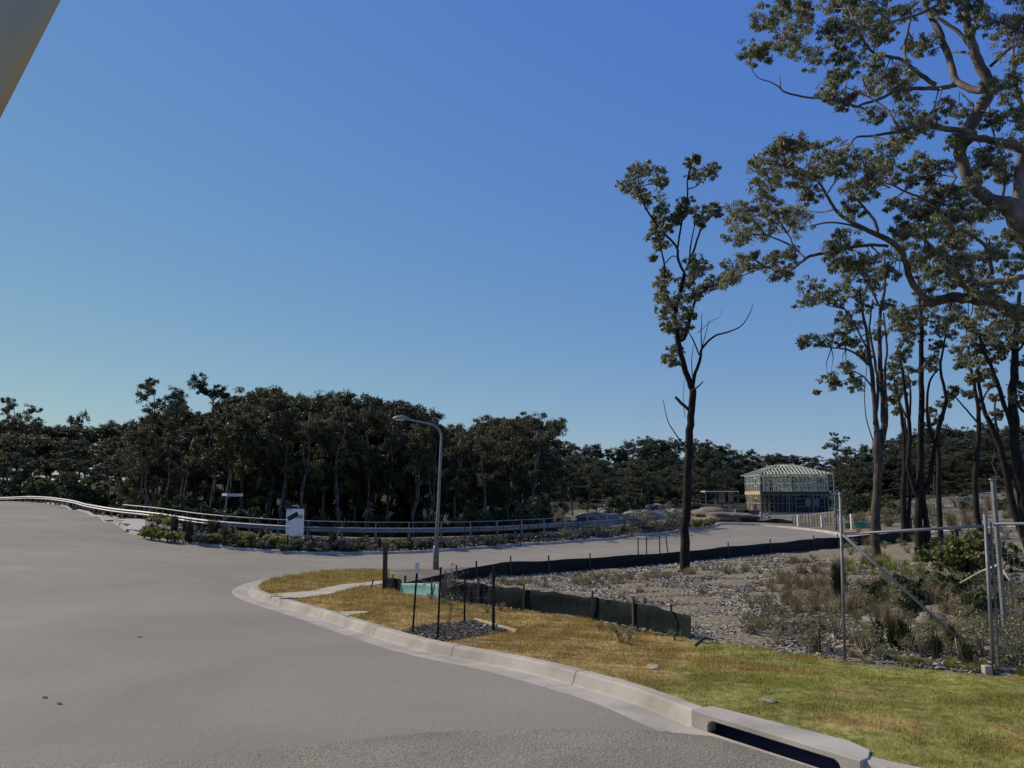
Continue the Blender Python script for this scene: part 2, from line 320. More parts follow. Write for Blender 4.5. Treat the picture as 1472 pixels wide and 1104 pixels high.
# ------------------------------------------------------------------ curves on the ground
def catmull(pts, step):
    pts=[np.array(p[:2],float) for p in pts]; out=[]
    for i in range(len(pts)-1):
        p0=pts[max(i-1,0)];p1=pts[i];p2=pts[i+1];p3=pts[min(i+2,len(pts)-1)]
        n=max(2,int(np.linalg.norm(p2-p1)/step))
        for k in range(n):
            t=k/n; out.append(.5*((2*p1)+(-p0+p2)*t+(2*p0-5*p1+4*p2-p3)*t*t+(-p0+3*p1-3*p2+p3)*t**3))
    out.append(pts[-1]); return np.array(out)
def resample(pl, step):
    seg=np.linalg.norm(np.diff(pl,axis=0),axis=1); s=np.concatenate([[0],np.cumsum(seg)])
    n=max(2,int(s[-1]/step)); t=np.linspace(0,s[-1],n)
    return np.stack([np.interp(t,s,pl[:,0]),np.interp(t,s,pl[:,1])],1), t
def offset(pl, d):
    t=np.gradient(pl,axis=0); t/=np.linalg.norm(t,axis=1)[:,None]+1e-9
    return pl+np.stack([-t[:,1],t[:,0]],1)*d
def pip(x,y,poly):
    poly=np.asarray(poly)[:,:2]; x=np.asarray(x);y=np.asarray(y); c=np.zeros(len(x),bool); j=len(poly)-1
    for i in range(len(poly)):
        xi,yi=poly[i];xj,yj=poly[j]
        cond=((yi>y)!=(yj>y))&(x<(xj-xi)*(y-yi)/(yj-yi+1e-12)+xi); c^=cond; j=i
    return c
lip_pts=[P(*q) for q in LIP]
lip_pts+= [Vector((1.42,7.34,0)),Vector((1.9,6.745,0)),Vector((2.39,6.14,0)),Vector((2.85,5.78,0)),Vector((3.6,5.52,0)),Vector((6,5.3,0)),Vector((14,5.1,0)),Vector((30,5.0,0))]
lip_raw=catmull(lip_pts,.25)
# the outside of the road lies to the left of the direction of travel
lip,lip_s=resample(lip_raw,.3)
_e=int(np.argmin(((lip-np.array(P(1060,755,70).xy))**2).sum(1)))
SH=-.30*np.clip((lip_s[_e]-lip_s)/3.0,0,1)
def lipoff(d):
    t_=np.gradient(lip,axis=0); t_/=np.linalg.norm(t_,axis=1)[:,None]+1e-9
    return lip+np.stack([-t_[:,1],t_[:,0]],1)*(d+SH)[:,None]
back=lipoff(.60)
road_close=[(30,-30),(-60,-30),(-75,30),(-95,98)]
road_poly=np.concatenate([lip,np.array(road_close)])
back_poly=np.concatenate([lipoff(.56),np.array(road_close)])
def cdt_sheet(name, mat, poly, gridpts, dz, inside=True, kind='structure', attrs=None):
    n=len(poly); pts=[Vector((p[0],p[1])) for p in poly]
    edges=[(i,(i+1)%n) for i in range(n)]
    g=np.asarray(gridpts)
    pts+= [Vector((a,b)) for a,b in g]
    vo,eo,fo,_,_,_=delaunay_2d_cdt(pts,edges,[],0,1e-5)
    V=np.array([(v.x,v.y) for v in vo]); F=np.array([f for f in fo if len(f)==3])
    c=V[F].mean(1); ins=pip(c[:,0],c[:,1],poly); F=F[ins if inside else ~ins]
    used=np.unique(F); mp=-np.ones(len(V),int); mp[used]=np.arange(len(used)); V=V[used]; F=mp[F]
    # all faces up
    a=V[F]; cr=(a[:,1,0]-a[:,0,0])*(a[:,2,1]-a[:,0,1])-(a[:,1,1]-a[:,0,1])*(a[:,2,0]-a[:,0,0]); F[cr<0]=F[cr<0][:,::-1]
    z=H(V[:,0],V[:,1])+dz
    V3=np.column_stack([V,z])
    return V3,F
def grid(x0,x1,y0,y1,st,jit=.25):
    xs,ys=np.meshgrid(np.arange(x0,x1,st),np.arange(y0,y1,st)); g=np.stack([xs.ravel(),ys.ravel()],1); return g+rng.uniform(-jit,jit,g.shape)*st
def far_from(g, pl, dmin):
    keep=np.ones(len(g),bool)
    for i in range(0,len(g),3000):
        d=((g[i:i+3000,None,:]-pl[None,::2,:])**2).sum(-1).min(1); keep[i:i+3000]=d>dmin**2
    return g[keep]
# road
gr=np.concatenate([grid(-14,14,0,34,1.2),grid(-75,50,34,105,2.5),grid(-60,30,-28,0,4)])
gr=gr[pip(gr[:,0],gr[:,1],road_poly)]; gr=far_from(gr,lip,.5)
V,F=cdt_sheet('road',M['asphalt'],road_poly,gr,0)
tag(fast('road',V,F,M['asphalt'],smooth=True),kind='structure')
# regions of the ground outside the road
def pxpoly(l, verge=True): return np.array([tuple(at(x,y,verge).xy) for x,y in l])
VERGE=np.array([tuple(P(*q).xy) for q in [(560,822,32.3),(500,823,31.2),(450,824,28.6),(400,829,25),(360,837,22.2),(334,850,19),(345,861,17.5),(440,893,14),(700,963,9.2),(860,1011,7.8)]]+[(1.3,7.0),(2.3,5.9),(3.5,5.3),(6,5),(30,4.8)]+[(24,9.6)]+[tuple(P(1472,975,9.6).xy),tuple(P(1430,970,9.75).xy),tuple(P(1210,951,10.6).xy),tuple(P(1080,935,12).xy),tuple(P(985,921,13).xy),tuple(P(850,892,15.2).xy),tuple(P(700,872,17).xy),tuple(P(575,852,20.5).xy),tuple(P(560,846,21.5).xy)])
LOT=np.array([tuple(P(560,846,21.3).xy),tuple(P(700,872,17).xy),tuple(P(850,892,15.2).xy),tuple(P(985,921,13).xy),tuple(P(1080,935,12).xy),tuple(P(1210,951,10.6).xy),tuple(P(1430,970,9.75).xy),(24,9.8),(32,20),(26,44),tuple(P(1290,785,45).xy),tuple(P(1150,800,40.5).xy),tuple(P(983,812,35).xy),tuple(P(800,820,31).xy),tuple(P(640,825,27).xy)])
gl=np.array([tuple(P(*q).xy) for q in GUARD]); gl_s=catmull(gl,1.0)
ends=np.array([tuple(P(1012,757,66).xy)])
i0=3; i1=int(np.argmin(((lip-ends[0])**2).sum(1)))
BED=np.concatenate([lip[i0:i1],ends,offset(gl_s,1.0)[::-1]])
gg=np.concatenate([grid(-16,26,3,45,.5),grid(-95,75,28,130,1.4),grid(-700,700,-150,1250,22)])
gg=gg[~pip(gg[:,0],gg[:,1],back_poly)]; gg=far_from(gg,back,.35)
bp_=np.concatenate([lipoff(.56)])
V,F=cdt_sheet('ground',M['ground'],back_poly,gg,KV,inside=False)
def soft(poly,V):
    return pip(V[:,0],V[:,1],poly).astype(float)
def greenw(x,y):
    g=1/(1+np.exp(-(x-2.1+.25*(10-y)+.5*np.sin(y*1.7)+.4*np.sin(x*2.3+y))/.5)); 
    g=g*np.clip(.8+.35*np.sin(x*1.9+y*2.3)*np.sin(y*3.1-x),.3,1)*(1-.5*np.exp(-((x-4.2)**2/1.2+(y-7.0)**2/.8)))
    return np.clip(g+.25*(y>22)*(x<0)+.25*np.sin(x*3.1+1)*np.sin(y*2.7)*(g<.5),0,1)
reg=np.column_stack([soft(VERGE,V),soft(LOT,V),soft(BED,V),np.ones(len(V))])
inl=reg[:,1]>0; V[inl,2]+=(.05*np.sin(V[inl,0]*2.1+np.sin(V[inl,1]*1.7))+.04*np.sin(V[inl,1]*3.3+V[inl,0])+rng.normal(0,.015,inl.sum()))*np.clip((V[inl,1]-9)/6,0,1)
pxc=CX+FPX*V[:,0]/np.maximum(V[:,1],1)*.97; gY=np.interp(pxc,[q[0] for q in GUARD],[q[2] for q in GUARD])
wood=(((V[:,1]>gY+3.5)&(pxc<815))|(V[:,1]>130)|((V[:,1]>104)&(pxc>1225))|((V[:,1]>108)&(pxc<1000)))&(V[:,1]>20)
tag(fast('ground',V,F,M['ground'],smooth=True,attrs={'reg':reg,'gw':greenw(V[:,0],V[:,1]),'wood':wood.astype(float)}),kind='structure')

# kerb and gutter swept along the lip, in cast lengths with open joints; a gap for the drain inlet and the driveway
inA=int(np.argmin(((lip-np.array((1.42,7.34)))**2).sum(1))); 
inA_s=lip_s[inA]-.03; inL=1.60; inB_s=inA_s+inL
drv0=P(147,750,58.4).xy; drv1=P(185,768,52).xy
d0=lip_s[int(np.argmin(((lip-np.array(drv0))**2).sum(1)))]; d1=lip_s[int(np.argmin(((lip-np.array(drv1))**2).sum(1)))]
def lip_at(s): return np.array([np.interp(s,lip_s,lip[:,0]),np.interp(s,lip_s,lip[:,1])])
def nrm(s):
    a=lip_at(s-.2); b=lip_at(s+.2); t=(b-a)/np.linalg.norm(b-a); return t,np.array([-t[1],t[0]])
def hgt_kerb(s):
    return KV
s=0.0; kb=MB(); ends_=lip_s[-1]
prof=lambda k:[(0,-.25),(0,.004),(.38,-.012),(.41,.0),(.45,k-.02),(.47,k),(.59,k+.004),(.605,k-.01),(.605,-.25)]
while s<ends_-.1:
    L=2.4
    e=min(s+L,ends_)
    if s<inA_s<e: e=inA_s
    if abs(s-inA_s)<1e-6: s=inB_s; continue
    st=np.linspace(s,e-.014,max(2,int((e-s)/.3)+1)); ring=[]
    for q in st:
        p=lip_at(q); t,nn=nrm(q); k=hgt_kerb(q)
        sh_=float(np.interp(q,lip_s,SH))
        for o,z in prof(k):
            if o>.3: o+=sh_
            xy=p+nn*o; ring.append((xy[0],xy[1],None,z))
    zs=H([r[0] for r in ring],[r[1] for r in ring]); vs=[(r[0],r[1],zz+r[3]) for r,zz in zip(ring,zs)]
    m=9; fs=[]
    for i in range(len(st)-1):
        for j in range(m-1): fs.append((i*m+j,(i+1)*m+j,(i+1)*m+j+1,i*m+j+1))
    fs.append(tuple(range(m))); fs.append(tuple(reversed([(len(st)-1)*m+j for j in range(m)])))
    kb.add(vs,fs); s=e
ko=kb.build('kerb',M['concrete']); tag(ko,kind='structure')
# drain inlet
def frame_at(s_):
    t,nn=nrm(s_); return lip_at(s_),t,nn
pA,_,_=frame_at(inA_s+.006); pB,_,_=frame_at(inB_s+.05); t=(pB-pA); Ln=np.linalg.norm(t); t/=Ln; nn=np.array([-t[1],t[0]])
zA=h1(*pA); zB=h1(*pB)
def IL(u,o,z): 
    q=pA+t*u+nn*o; return Vector((q[0],q[1],zA+(zB-zA)*u/Ln+z))
inl_o=empty('drain_inlet',IL(Ln/2,.5,0),'concrete kerb drain inlet with long dark slot beside the green lawn','drain'); 
mb=MB(); a0,a1=.19,Ln-.17; zt=.09
outl=[(0,-.02),(0,.14),(Ln,.14),(Ln,-.02),(a1,-.02),(a1,zt-.05),(a1-.015,zt-.02),(a1-.05,zt),(a0+.05,zt),(a0+.015,zt-.02),(a0,zt-.05),(a0,-.02)]
def prism(mb,outl,o0,o1,fn):
    n=len(outl); vs=[fn(u,o0,z) for u,z in outl]+[fn(u,o1,z) for u,z in outl]
    mb.add(vs,[tuple(range(n)),tuple(range(2*n-1,n-1,-1))]+[(i,i+n,(i+1)%n+n,(i+1)%n) for i in range(n)])
prism(mb,outl,.40,.52,IL)
lo_=mb.build('lintel',M['concrete'],inl_o,bevel=.008)
mb=MB(); tp=[(0,.523),(.06,.66),(Ln-.3,.78),(Ln-.08,.7),(Ln,.523)]
n=5; vs=[IL(u,o,.08) for u,o in tp]+[IL(u,o,.142) for u,o in tp]; mb.add(vs,[tuple(range(5)),tuple(range(9,4,-1))]+[(i,i+5,(i+1)%5+5,(i+1)%5) for i in range(5)])
mb.build('cover_slab',M['concrete'],inl_o,bevel=.006)
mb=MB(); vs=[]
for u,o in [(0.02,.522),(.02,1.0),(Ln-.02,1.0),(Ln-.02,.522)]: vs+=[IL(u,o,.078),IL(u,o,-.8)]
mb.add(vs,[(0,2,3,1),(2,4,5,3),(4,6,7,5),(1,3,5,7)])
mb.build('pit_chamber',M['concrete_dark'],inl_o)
mb=MB(); vs=[IL(0,0,.0),IL(Ln,0,.0),IL(Ln,.398,-.012),IL(0,.398,-.012),IL(0,0,-.2),IL(Ln,0,-.2),IL(Ln,.398,-.2),IL(0,.398,-.2)]
mb.add(vs,[(0,1,2,3),(4,7,6,5),(0,4,5,1),(2,6,7,3),(1,5,6,2),(0,3,7,4)]); mb.build('gutter_apron',M['concrete'],inl_o)

# small sheets: newer seal in the foreground, driveway, worn paths
def sheet(name, poly, dz, mat, th=0.0, kind='structure', step=1.0, verge=False):
    poly=np.asarray(poly); pl,_=resample(np.concatenate([poly,poly[:1]]),step); pl=pl[:-1]
    x0,y0=pl.min(0); x1,y1=pl.max(0); g=grid(x0,x1,y0,y1,step); g=g[pip(g[:,0],g[:,1],pl)]
    if len(g): g=far_from(g,np.repeat(pl,2,0),step*.4)
    V,F=cdt_sheet(name,mat,pl,g if len(g) else np.zeros((0,2)),dz+(KV if verge else 0))
    if verge:
        cc=V[F].mean(1); bpn=np.concatenate([lipoff(.6),np.array(road_close)]); F=F[~pip(cc[:,0],cc[:,1],bpn)]
    o=fast(name,V,F,mat,smooth=True)
    if kind: o['kind']=kind
    return o
seam=[(-900,1075),(-300,1100),(120,1098),(330,1085),(500,1066),(640,1053),(800,1049),(930,1049)]
sp=[tuple(at(x,y,False).xy) for x,y in seam]
sp=[(x+.03*math.sin(i*3),y+.03*math.cos(i*5)) for i,(x,y) in enumerate(sp)]
lip_tail=[tuple(q) for q in lip if q[1]<7.6 and q[0]>1.9][:30]
sheet('road_patch',sp+[tuple(pA+t*.02+nn*.02),tuple(pA+t*.3+nn*.30),tuple(pA+t*(Ln-.02)+nn*.34),tuple(lip_at(inB_s+.3)+nrm(inB_s+.3)[1]*.2),tuple(lip_at(inB_s+1.2)-nrm(inB_s+1.2)[1]*.03),(6,5.0),(6,-6),(-14,-6)],.006,M['asphalt_new'],step=.5)
sheet('driveway',pxpoly([(147,744.5),(178,743.5),(214,744),(224,754),(206,760),(190,768)]),.03,M['concrete_pale'],verge=True,step=1)
sheet('footpath',pxpoly([(226,756),(252,752.5),(264,756),(262,760),(240,762)]),.03,M['concrete_pale'],verge=True,step=.6)
wig=lambda l:[(x+rnd.uniform(-1.5,1.5),y+rnd.uniform(-.8,.8)) for x,y in l]
sheet('dirt_path',pxpoly(wig([(374,853),(392,855),(420,852),(450,850),(470,845),(490,841),(520,838),(552,835),(556,839),(535,842),(510,845),(492,852),(470,856),(440,859),(408,864),(392,862)])),.015,M['path'],verge=True,step=.4)
sheet('dirt_path',pxpoly(wig([(446,884),(465,882),(500,880),(533,879),(530,882),(508,884),(485,890),(468,892),(455,888)])),.015,M['path'],verge=True,step=.3)
sheet('footpath',[tuple(P(*q).xy) for q in [(1208,779,54),(1260,772,55),(1340,765,55.5),(1472,758,56),(1700,755,57),(1700,750,59),(1472,753,58.5),(1340,760,58),(1260,767,58),(1212,773,58)]],.03,M['concrete_pale'],verge=True,step=1.5)
# ochre dry strip beyond the black silt cloth
sheet('dry_verge',[tuple(P(*q).xy) for q in [(1180,790,47),(1212,779,53.5),(1340,766,55),(1345,775,49),(1290,783,47),(1200,788,46)]],.02,ramp_mat('dry_verge_grass',[(.24,.15,.06),(.33,.22,.10)],scale=3,rough=.95,bump=.5),verge=True,step=1)
sheet('dry_verge',[tuple(P(*q).xy) for q in [(1215,768,59),(1260,766,59),(1250,761,64),(1215,763,64)]],.02,ramp_mat('dry_verge_grass2',[(.24,.15,.06),(.33,.22,.10)],scale=3,rough=.95,bump=.5),verge=True,step=1)

for cx_,cy_ in [(64,1003),(85,1012),(200,915)]:
    sheet('oil_stain',pxpoly([(cx_-5,cy_),(cx_-1,cy_-1.2),(cx_+4,cy_-.6),(cx_+5,cy_+.6),(cx_,cy_+1.3)],False),.009,M['timber_dark'] if cx_<100 else M['asphalt_new'],step=.013)
# ------------------------------------------------------------------ lawn, mulch chips (uncountable cover)
def sample_poly(poly, n, w=None):
    poly=np.asarray(poly); x0,y0=poly.min(0); x1,y1=poly.max(0); out=[]; tot=0
    while tot<n:
        q=rng.uniform((x0,y0),(x1,y1),(n*3,2)); q=q[pip(q[:,0],q[:,1],poly)]
        if w is not None: q=q[rng.random(len(q))<w(q[:,0],q[:,1])]
        out.append(q); tot+=len(q)
        if len(q)==0: break
    return np.concatenate(out)[:n]
def blades(xy, z, hmin, hmax, wid, lean=.6):
    n=len(xy); a=rng.uniform(0,2*np.pi,n); h=rng.uniform(hmin,hmax,n); ln=rng.uniform(0,lean,n)*h; w=wid*rng.uniform(.6,1.3,n)
    b=np.column_stack([xy,z]); dx=np.column_stack([np.cos(a),np.sin(a),np.zeros(n)]); a2=a+rng.uniform(1,2,n); l2=np.column_stack([np.cos(a2)*ln,np.sin(a2)*ln,h])
    V=np.stack([b-dx*w[:,None],b+dx*w[:,None],b+l2],1).reshape(-1,3); F=np.arange(3*n).reshape(-1,3); return V,F
backo=lipoff(.62); 
in_road=lambda x,y: pip(x,y,np.concatenate([backo,np.array(road_close)]))
paths=[pxpoly([(374,853),(392,855),(450,850),(490,841),(552,835),(556,839),(510,845),(470,856),(408,864),(392,862)]),pxpoly([(446,884),(500,880),(533,879),(508,884),(468,892)])]
mulch_patch=pxpoly([(560,914),(580,906),(610,899),(680,892),(712,899),(738,906),(712,911),(660,919),(612,925),(585,923)])
pq=sample_poly(VERGE,230000,lambda x,y:np.clip((9.5/np.maximum(y,5))**1.6,0,1)*(x<14)*np.clip(.35+.6*np.sin(x*2.3+np.sin(y*1.9)*2)*np.sin(y*2.9+x)+.4*np.sin(x*7+y*5)*np.sin(y*8-x*3),.12,1))
bad=in_road(pq[:,0],pq[:,1])|pip(pq[:,0],pq[:,1],paths[0])|pip(pq[:,0],pq[:,1],paths[1])|pip(pq[:,0],pq[:,1],mulch_patch)
lint=(pq@np.zeros(2)); rel=pq-pA; uu=rel@t; oo=rel@nn; bad|=(uu>-.02)&(uu<Ln+.02)&(oo<.76)&(oo>0)
pq=pq[~bad]
gwv=np.clip(greenw(pq[:,0],pq[:,1])+rng.normal(0,.25,len(pq)),0,1)
V,F=blades(pq,H(pq[:,0],pq[:,1])+KV-.004,.012,.045,.0035,1.0)
V=V.reshape(-1,3,3); sc=np.clip(pq[:,1]/9,1,2.6)[:,None,None]; V=V[:,:1]+(V-V[:,:1])*sc; V=V.reshape(-1,3)
tag(fast('lawn_grass',V,F,M['blades'],attrs={'gw':np.repeat(gwv,3)}),'short lawn on the kerbside verge, orange brown and dry to the left, green near the drain','grass',kind='stuff')
def chips(name,poly,n,size,mat,label,cat,w=None,dz=.0):
    q=sample_poly(poly,n,w); q=q[~in_road(q[:,0],q[:,1])]; n=len(q); z=H(q[:,0],q[:,1])+KV+dz+rng.uniform(0,.035,n)*size/.08
    a=rng.uniform(0,2*np.pi,n); ti=rng.normal(0,.3,n); s=size*rng.uniform(.4,1.6,n); wd=s*rng.uniform(.15,.5,n)
    s*=np.clip(q[:,1]/16,1,2.2); wd*=np.clip(q[:,1]/16,1,2.2)
    u=np.column_stack([np.cos(a)*np.cos(ti),np.sin(a)*np.cos(ti),np.sin(ti)]); ro=rng.normal(0,.35,n); v=np.column_stack([-np.sin(a)*np.cos(ro),np.cos(a)*np.cos(ro),np.sin(ro)])
    c=np.column_stack([q,z]); u*=s[:,None]/2; v*=wd[:,None]/2
    V=np.stack([c-u-v,c+u-v,c+u*.9+v,c-u+v],1).reshape(-1,3)
    return tag(fast(name,V,np.arange(4*n).reshape(-1,4),mat),label,cat,kind='stuff')
chips('mulch_chips',LOT,150000,.062,M['chip'],'pale wood chip mulch spread over the fenced lot','mulch',lambda x,y:np.clip((13/np.maximum(y,9))**1.3,0,1)*(x<13)*np.clip(.55+.4*np.sin(x*1.3+1.3*np.sin(y*.9))*np.sin(y*1.1+x*.6),.08,1))
chips('mulch_chips',mulch_patch,9000,.05,M['chip_dark'],'dark mulch around the caged sapling on the verge','mulch')
chips('mulch_chips',BED,30000,.075,M['chip_dark'],'dark mulch in the long planting bed below the guard rail','mulch',lambda x,y:(y<75)*(CX+FPX*x/y*.97>232)*1.0)

# ------------------------------------------------------------------ foliage
def leaf_quads(C, Rr, per, size, rg, flat=.62, droop=.5, sub=6, aspect=.28, subr=(.28,.5)):
    """C centres (n,3), Rr radii -> hanging leaves gathered in sub clusters"""
    C=np.asarray(C,float); Rr=np.asarray(Rr,float); n=len(C)
    ns=n*sub; sc=np.repeat(C,sub,0); sr=np.repeat(Rr,sub)
    d=rg.normal(size=(ns,3)); d/=np.linalg.norm(d,axis=1)[:,None]; d*=(rg.random(ns)**.45)[:,None]; d[:,2]*=flat
    sc=sc+d*sr[:,None]; srr=sr*rg.uniform(*subr,ns)
    k=np.maximum(1,(per/sub*rg.uniform(.5,1.5,ns))).astype(int)
    c=np.repeat(sc,k,0); r=np.repeat(srr,k); N=len(c)
    d=rg.normal(size=(N,3)); d/=np.linalg.norm(d,axis=1)[:,None]; d*=(rg.random(N)**.5)[:,None]; d[:,2]*=.75
    c=c+d*r[:,None]
    ax=rg.normal(size=(N,3)); ax[:,2]-=droop*2; ax/=np.linalg.norm(ax,axis=1)[:,None]
    b=np.cross(ax,rg.normal(size=(N,3))); b/=np.linalg.norm(b,axis=1)[:,None]+1e-9
    s=size*rg.uniform(.6,1.35,N)[:,None]; ax=ax*s; b=b*s*aspect
    V=np.stack([c,c+ax*.45+b,c+ax,c+ax*.45-b],1).reshape(-1,3)
    return V,np.arange(4*N).reshape(-1,4)
def wob(a,b,n,amp,rg):
    a=np.array(a);b=np.array(b); L=np.linalg.norm(b-a); out=[a]
    for i in range(1,n): out.append(a+(b-a)*i/n+rg.normal(0,amp*L,3)*np.array([1,1,.4]))
    out.append(b); return out
def make_tree(seed,Ht,crown_from,width,trunks=1,nclump=26,per=420,leaf=.26,cr=1.15,bark='bark_dark',lm='leaf_forest',umbrella=False,name='eucalyptus_tree',lowfill=0):
    rg=np.random.default_rng(seed); root=empty(name,(0,0,0)); tb=MB(); C=[];RR=[]
    for tnum in range(trunks):
        an=rg.uniform(0,6.28); lean=rg.uniform(.02,.10)*Ht; top=np.array([math.cos(an)*lean,math.sin(an)*lean,Ht*.93])
        base=np.array([rg.uniform(-.3,.3)*(trunks>1),rg.uniform(-.3,.3)*(trunks>1),-.3]); tr=wob(base,top,7,.018,rg); r0=Ht*.0125
        tb.tube(tr,[r0*(1-.82*i/7) for i in range(8)],6)
        nl=max(3,nclump//3//trunks)
        for l in range(nl):
            f=crown_from+(1-crown_from)*(l+rg.random())/nl*.95; f=min(f,.97); i=min(int(f*7),6); p=tr[i]+(tr[i+1]-tr[i])*(f*7-i)
            a=rg.uniform(0,6.28)+l*2.4
            wd=width*.5*rg.uniform(.45,1.0)*(math.sin(math.pi*min(1,(f-crown_from)/(1-crown_from)*.8+.22))**.6 if not umbrella else (.5+.5*f))
            up=Ht*(.05+.13*rg.random()); e=p+np.array([math.cos(a)*wd,math.sin(a)*wd,up]); e[2]=min(e[2],Ht-cr*.4)
            br=wob(p,e,4,.06,rg); rr=r0*(1-.8*f)*.55+.015
            tb.tube(br,[rr*(1-.7*k/4) for k in range(5)],5)
            for q in range(3):
                s_=br[2+min(q,2)]; c=s_+rg.normal(0,cr*.55,3)*np.array([1,1,.6]); c[2]=min(c[2],Ht-cr*.3); C.append(c); RR.append(cr*rg.uniform(.6,1.15))
                tb.tube([s_,(s_+c)/2+rg.normal(0,.08,3),c],[rr*.35,rr*.25,.008],4)
    for q in range(lowfill):
        a=rg.uniform(0,6.28); rr=rg.uniform(.2,.55)*width; C.append(np.array([math.cos(a)*rr,math.sin(a)*rr,rg.uniform(.04,crown_from+.1)*Ht])); RR.append(cr*rg.uniform(.7,1.1))
    tb.build('trunk',M[bark],root,smooth=True,world=False)
    V,F=leaf_quads(C,RR,per,leaf,rg,sub=7)
    fast('crown',V,F,M[lm],root)
    return root
protos={}
def finish_proto(o):   # first placing uses the prototype itself
    return {'root':o,'used':False}
def place(pr, loc, rz, sc, label, cat, group=None):
    if not pr['used']:
        pr['used']=True; o=pr['root']; o.location=loc; o.rotation_euler=(0,0,rz); o.scale=(sc,sc,sc) if not hasattr(sc,'__len__') else sc
    else: o=copy_tree(pr['root'],loc,rz,sc)
    o['label']=label; o['category']=cat
    if group: o['group']=group
    elif 'group' in o: del o['group']
    return o
PF=[finish_proto(make_tree(100+i,15,.34+.07*(i%3),7.6+.6*(i%3),trunks=1+(i%2),nclump=34,per=620,leaf=.215,cr=1.45,lm='leaf_forest' if i%3 else 'leaf_forest_olive',lowfill=5,bark=['bark_mid','bark_dark','bark_pale'][i%3])) for i in range(6)]
PT=[finish_proto(make_tree(200+i,15,.62,7.0,trunks=1,nclump=22,per=460,leaf=.18,cr=.95,lm='leaf_ridge',umbrella=True,bark='bark_mid')) for i in range(2)]
PR=[finish_proto(make_tree(300+i,12,.3,8.0,trunks=1,nclump=24,per=330,leaf=.34,cr=1.7,lm='leaf_ridge',lowfill=14,bark='bark_mid')) for i in range(4)]
def near_what(px):
    L=[(60,'at the far left'),(170,'above the guard rail bend'),(260,'behind the driveway'),(330,'behind the street name sign'),(395,'left of the sale sign'),(455,'behind the sale sign'),(540,'right of the sale sign'),(600,'under the lamp arm'),(660,'behind the street lamp pole'),(740,'right of the street lamp'),(810,'at its right end'),(900,'above the pale rubble'),(970,'left of the slim gum trunk'),(1060,'right of the slim gum trunk'),(1140,'behind the timber house'),(1215,'right of the timber house'),(1290,'behind the pale multi stemmed gum'),(1370,'behind the dark forked gum'),(1440,'left of the tall steel post'),(9999,'at the right picture edge')]
    return [t_ for x_,t_ in L if px<x_][0]
def top_h(px,top,d):
    g=on(px,d); zt=P(px,top,d).z; return g,zt-g.z
prof_f=[(-60,600),(0,598),(60,606),(120,610),(165,604),(185,600),(215,592),(255,585),(290,590),(310,572),(345,562),(380,553),(410,565),(430,562),(455,566),(485,556),(515,558),(545,572),(575,573),(592,592),(610,604),(640,609),(680,606),(705,598),(745,592),(785,596),(800,612),(815,630)]
def prof_top(px): return float(np.interp(px,[p[0] for p in prof_f],[p[1] for p in prof_f]))
gname='dense forest behind the guard rail'
for row,(dd,stp,lo,hi) in enumerate([(64,30,.62,.82),(69,26,.8,.97),(76,24,.93,1.0),(84,32,.9,1.0)]):
    px=190+row*7
    while px<(795 if row!=0 else 770):
        d=dd+rnd.uniform(-2,2)+(0 if px<700 else (px-700)*.05); g,hh=top_h(px,prof_top(px),d); hh*=rnd.uniform(lo,hi)
        k=rnd.randrange(6); s_=hh/15.0
        place(PF[k],(g.x,g.y,g.z-.1),rnd.uniform(0,6.28),(s_*.95,s_*.95,s_),['short front row','tall second row','tall third row','rearmost'][row]+' dark gum in the dense forest '+near_what(px),'tree',gname)
        px+=stp*rnd.uniform(.75,1.25)
PG=[finish_proto(make_tree(400+i,15,.52,6.0,trunks=2,nclump=22,per=480,leaf=.2,cr=1.1,lm='leaf_forest_olive',umbrella=True,bark='bark_pale')) for i in range(3)]
px=205
while px<800:
    d=rnd.uniform(60,63)+max(0,px-700)*.05; g,hh=top_h(px,prof_top(px)+rnd.uniform(2,26),d)
    place(PG[rnd.randrange(3)],(g.x,g.y,g.z-.1),rnd.uniform(0,6.28),(hh/15*.85,hh/15*.85,hh/15),'slender gum with bare lower trunks at the forest edge '+near_what(px),'tree','slender gums at the forest edge'); px+=rnd.uniform(17,40)
for px,top,d,kk in [(215,544,70,0),(287,537,74,1),(245,562,78,1)]:
    g,hh=top_h(px,top,d); place(PT[kk],g,rnd.uniform(0,6.28),(hh/15*.9,hh/15*.9,hh/15),{215:'airy gum tree with layered crown rising above the left forest, leftmost of the tall ones',287:'airy gum tree with small flat crown poking highest over the left forest',245:'shorter airy gum tree between the two tall airy ones'}[px],'tree')
# forest further left, behind the crest of the road
gname='forest at the left behind the road crest'
for row,(dd,stp,off) in enumerate([(104,34,46),(118,30,22),(135,26,3)]):
    px=-50+row*9
    while px<215:
        d=dd+rnd.uniform(-3,3); g,hh=top_h(px,prof_top(px)+off+rnd.uniform(0,7),d); k=rnd.randrange(6); s_=hh/15
        place(PF[k],(g.x,g.y,g.z-.1),rnd.uniform(0,6.28),(s_*1.3,s_*1.3,s_),['front row','middle row','rear row'][row]+' dark bushy tree in the left forest '+near_what(px),'tree',gname); px+=stp*rnd.uniform(.8,1.2)
g,hh=top_h(6,572,100); place(PT[0],g,1.,hh/15,'tall gum tree at the left picture edge above the road crest','tree')
g,hh=top_h(101,594,150); place(PR[1],g,1.,(hh/12*.5,hh/12*.5,hh/12),'rounded dark tree standing alone on the left skyline','tree')
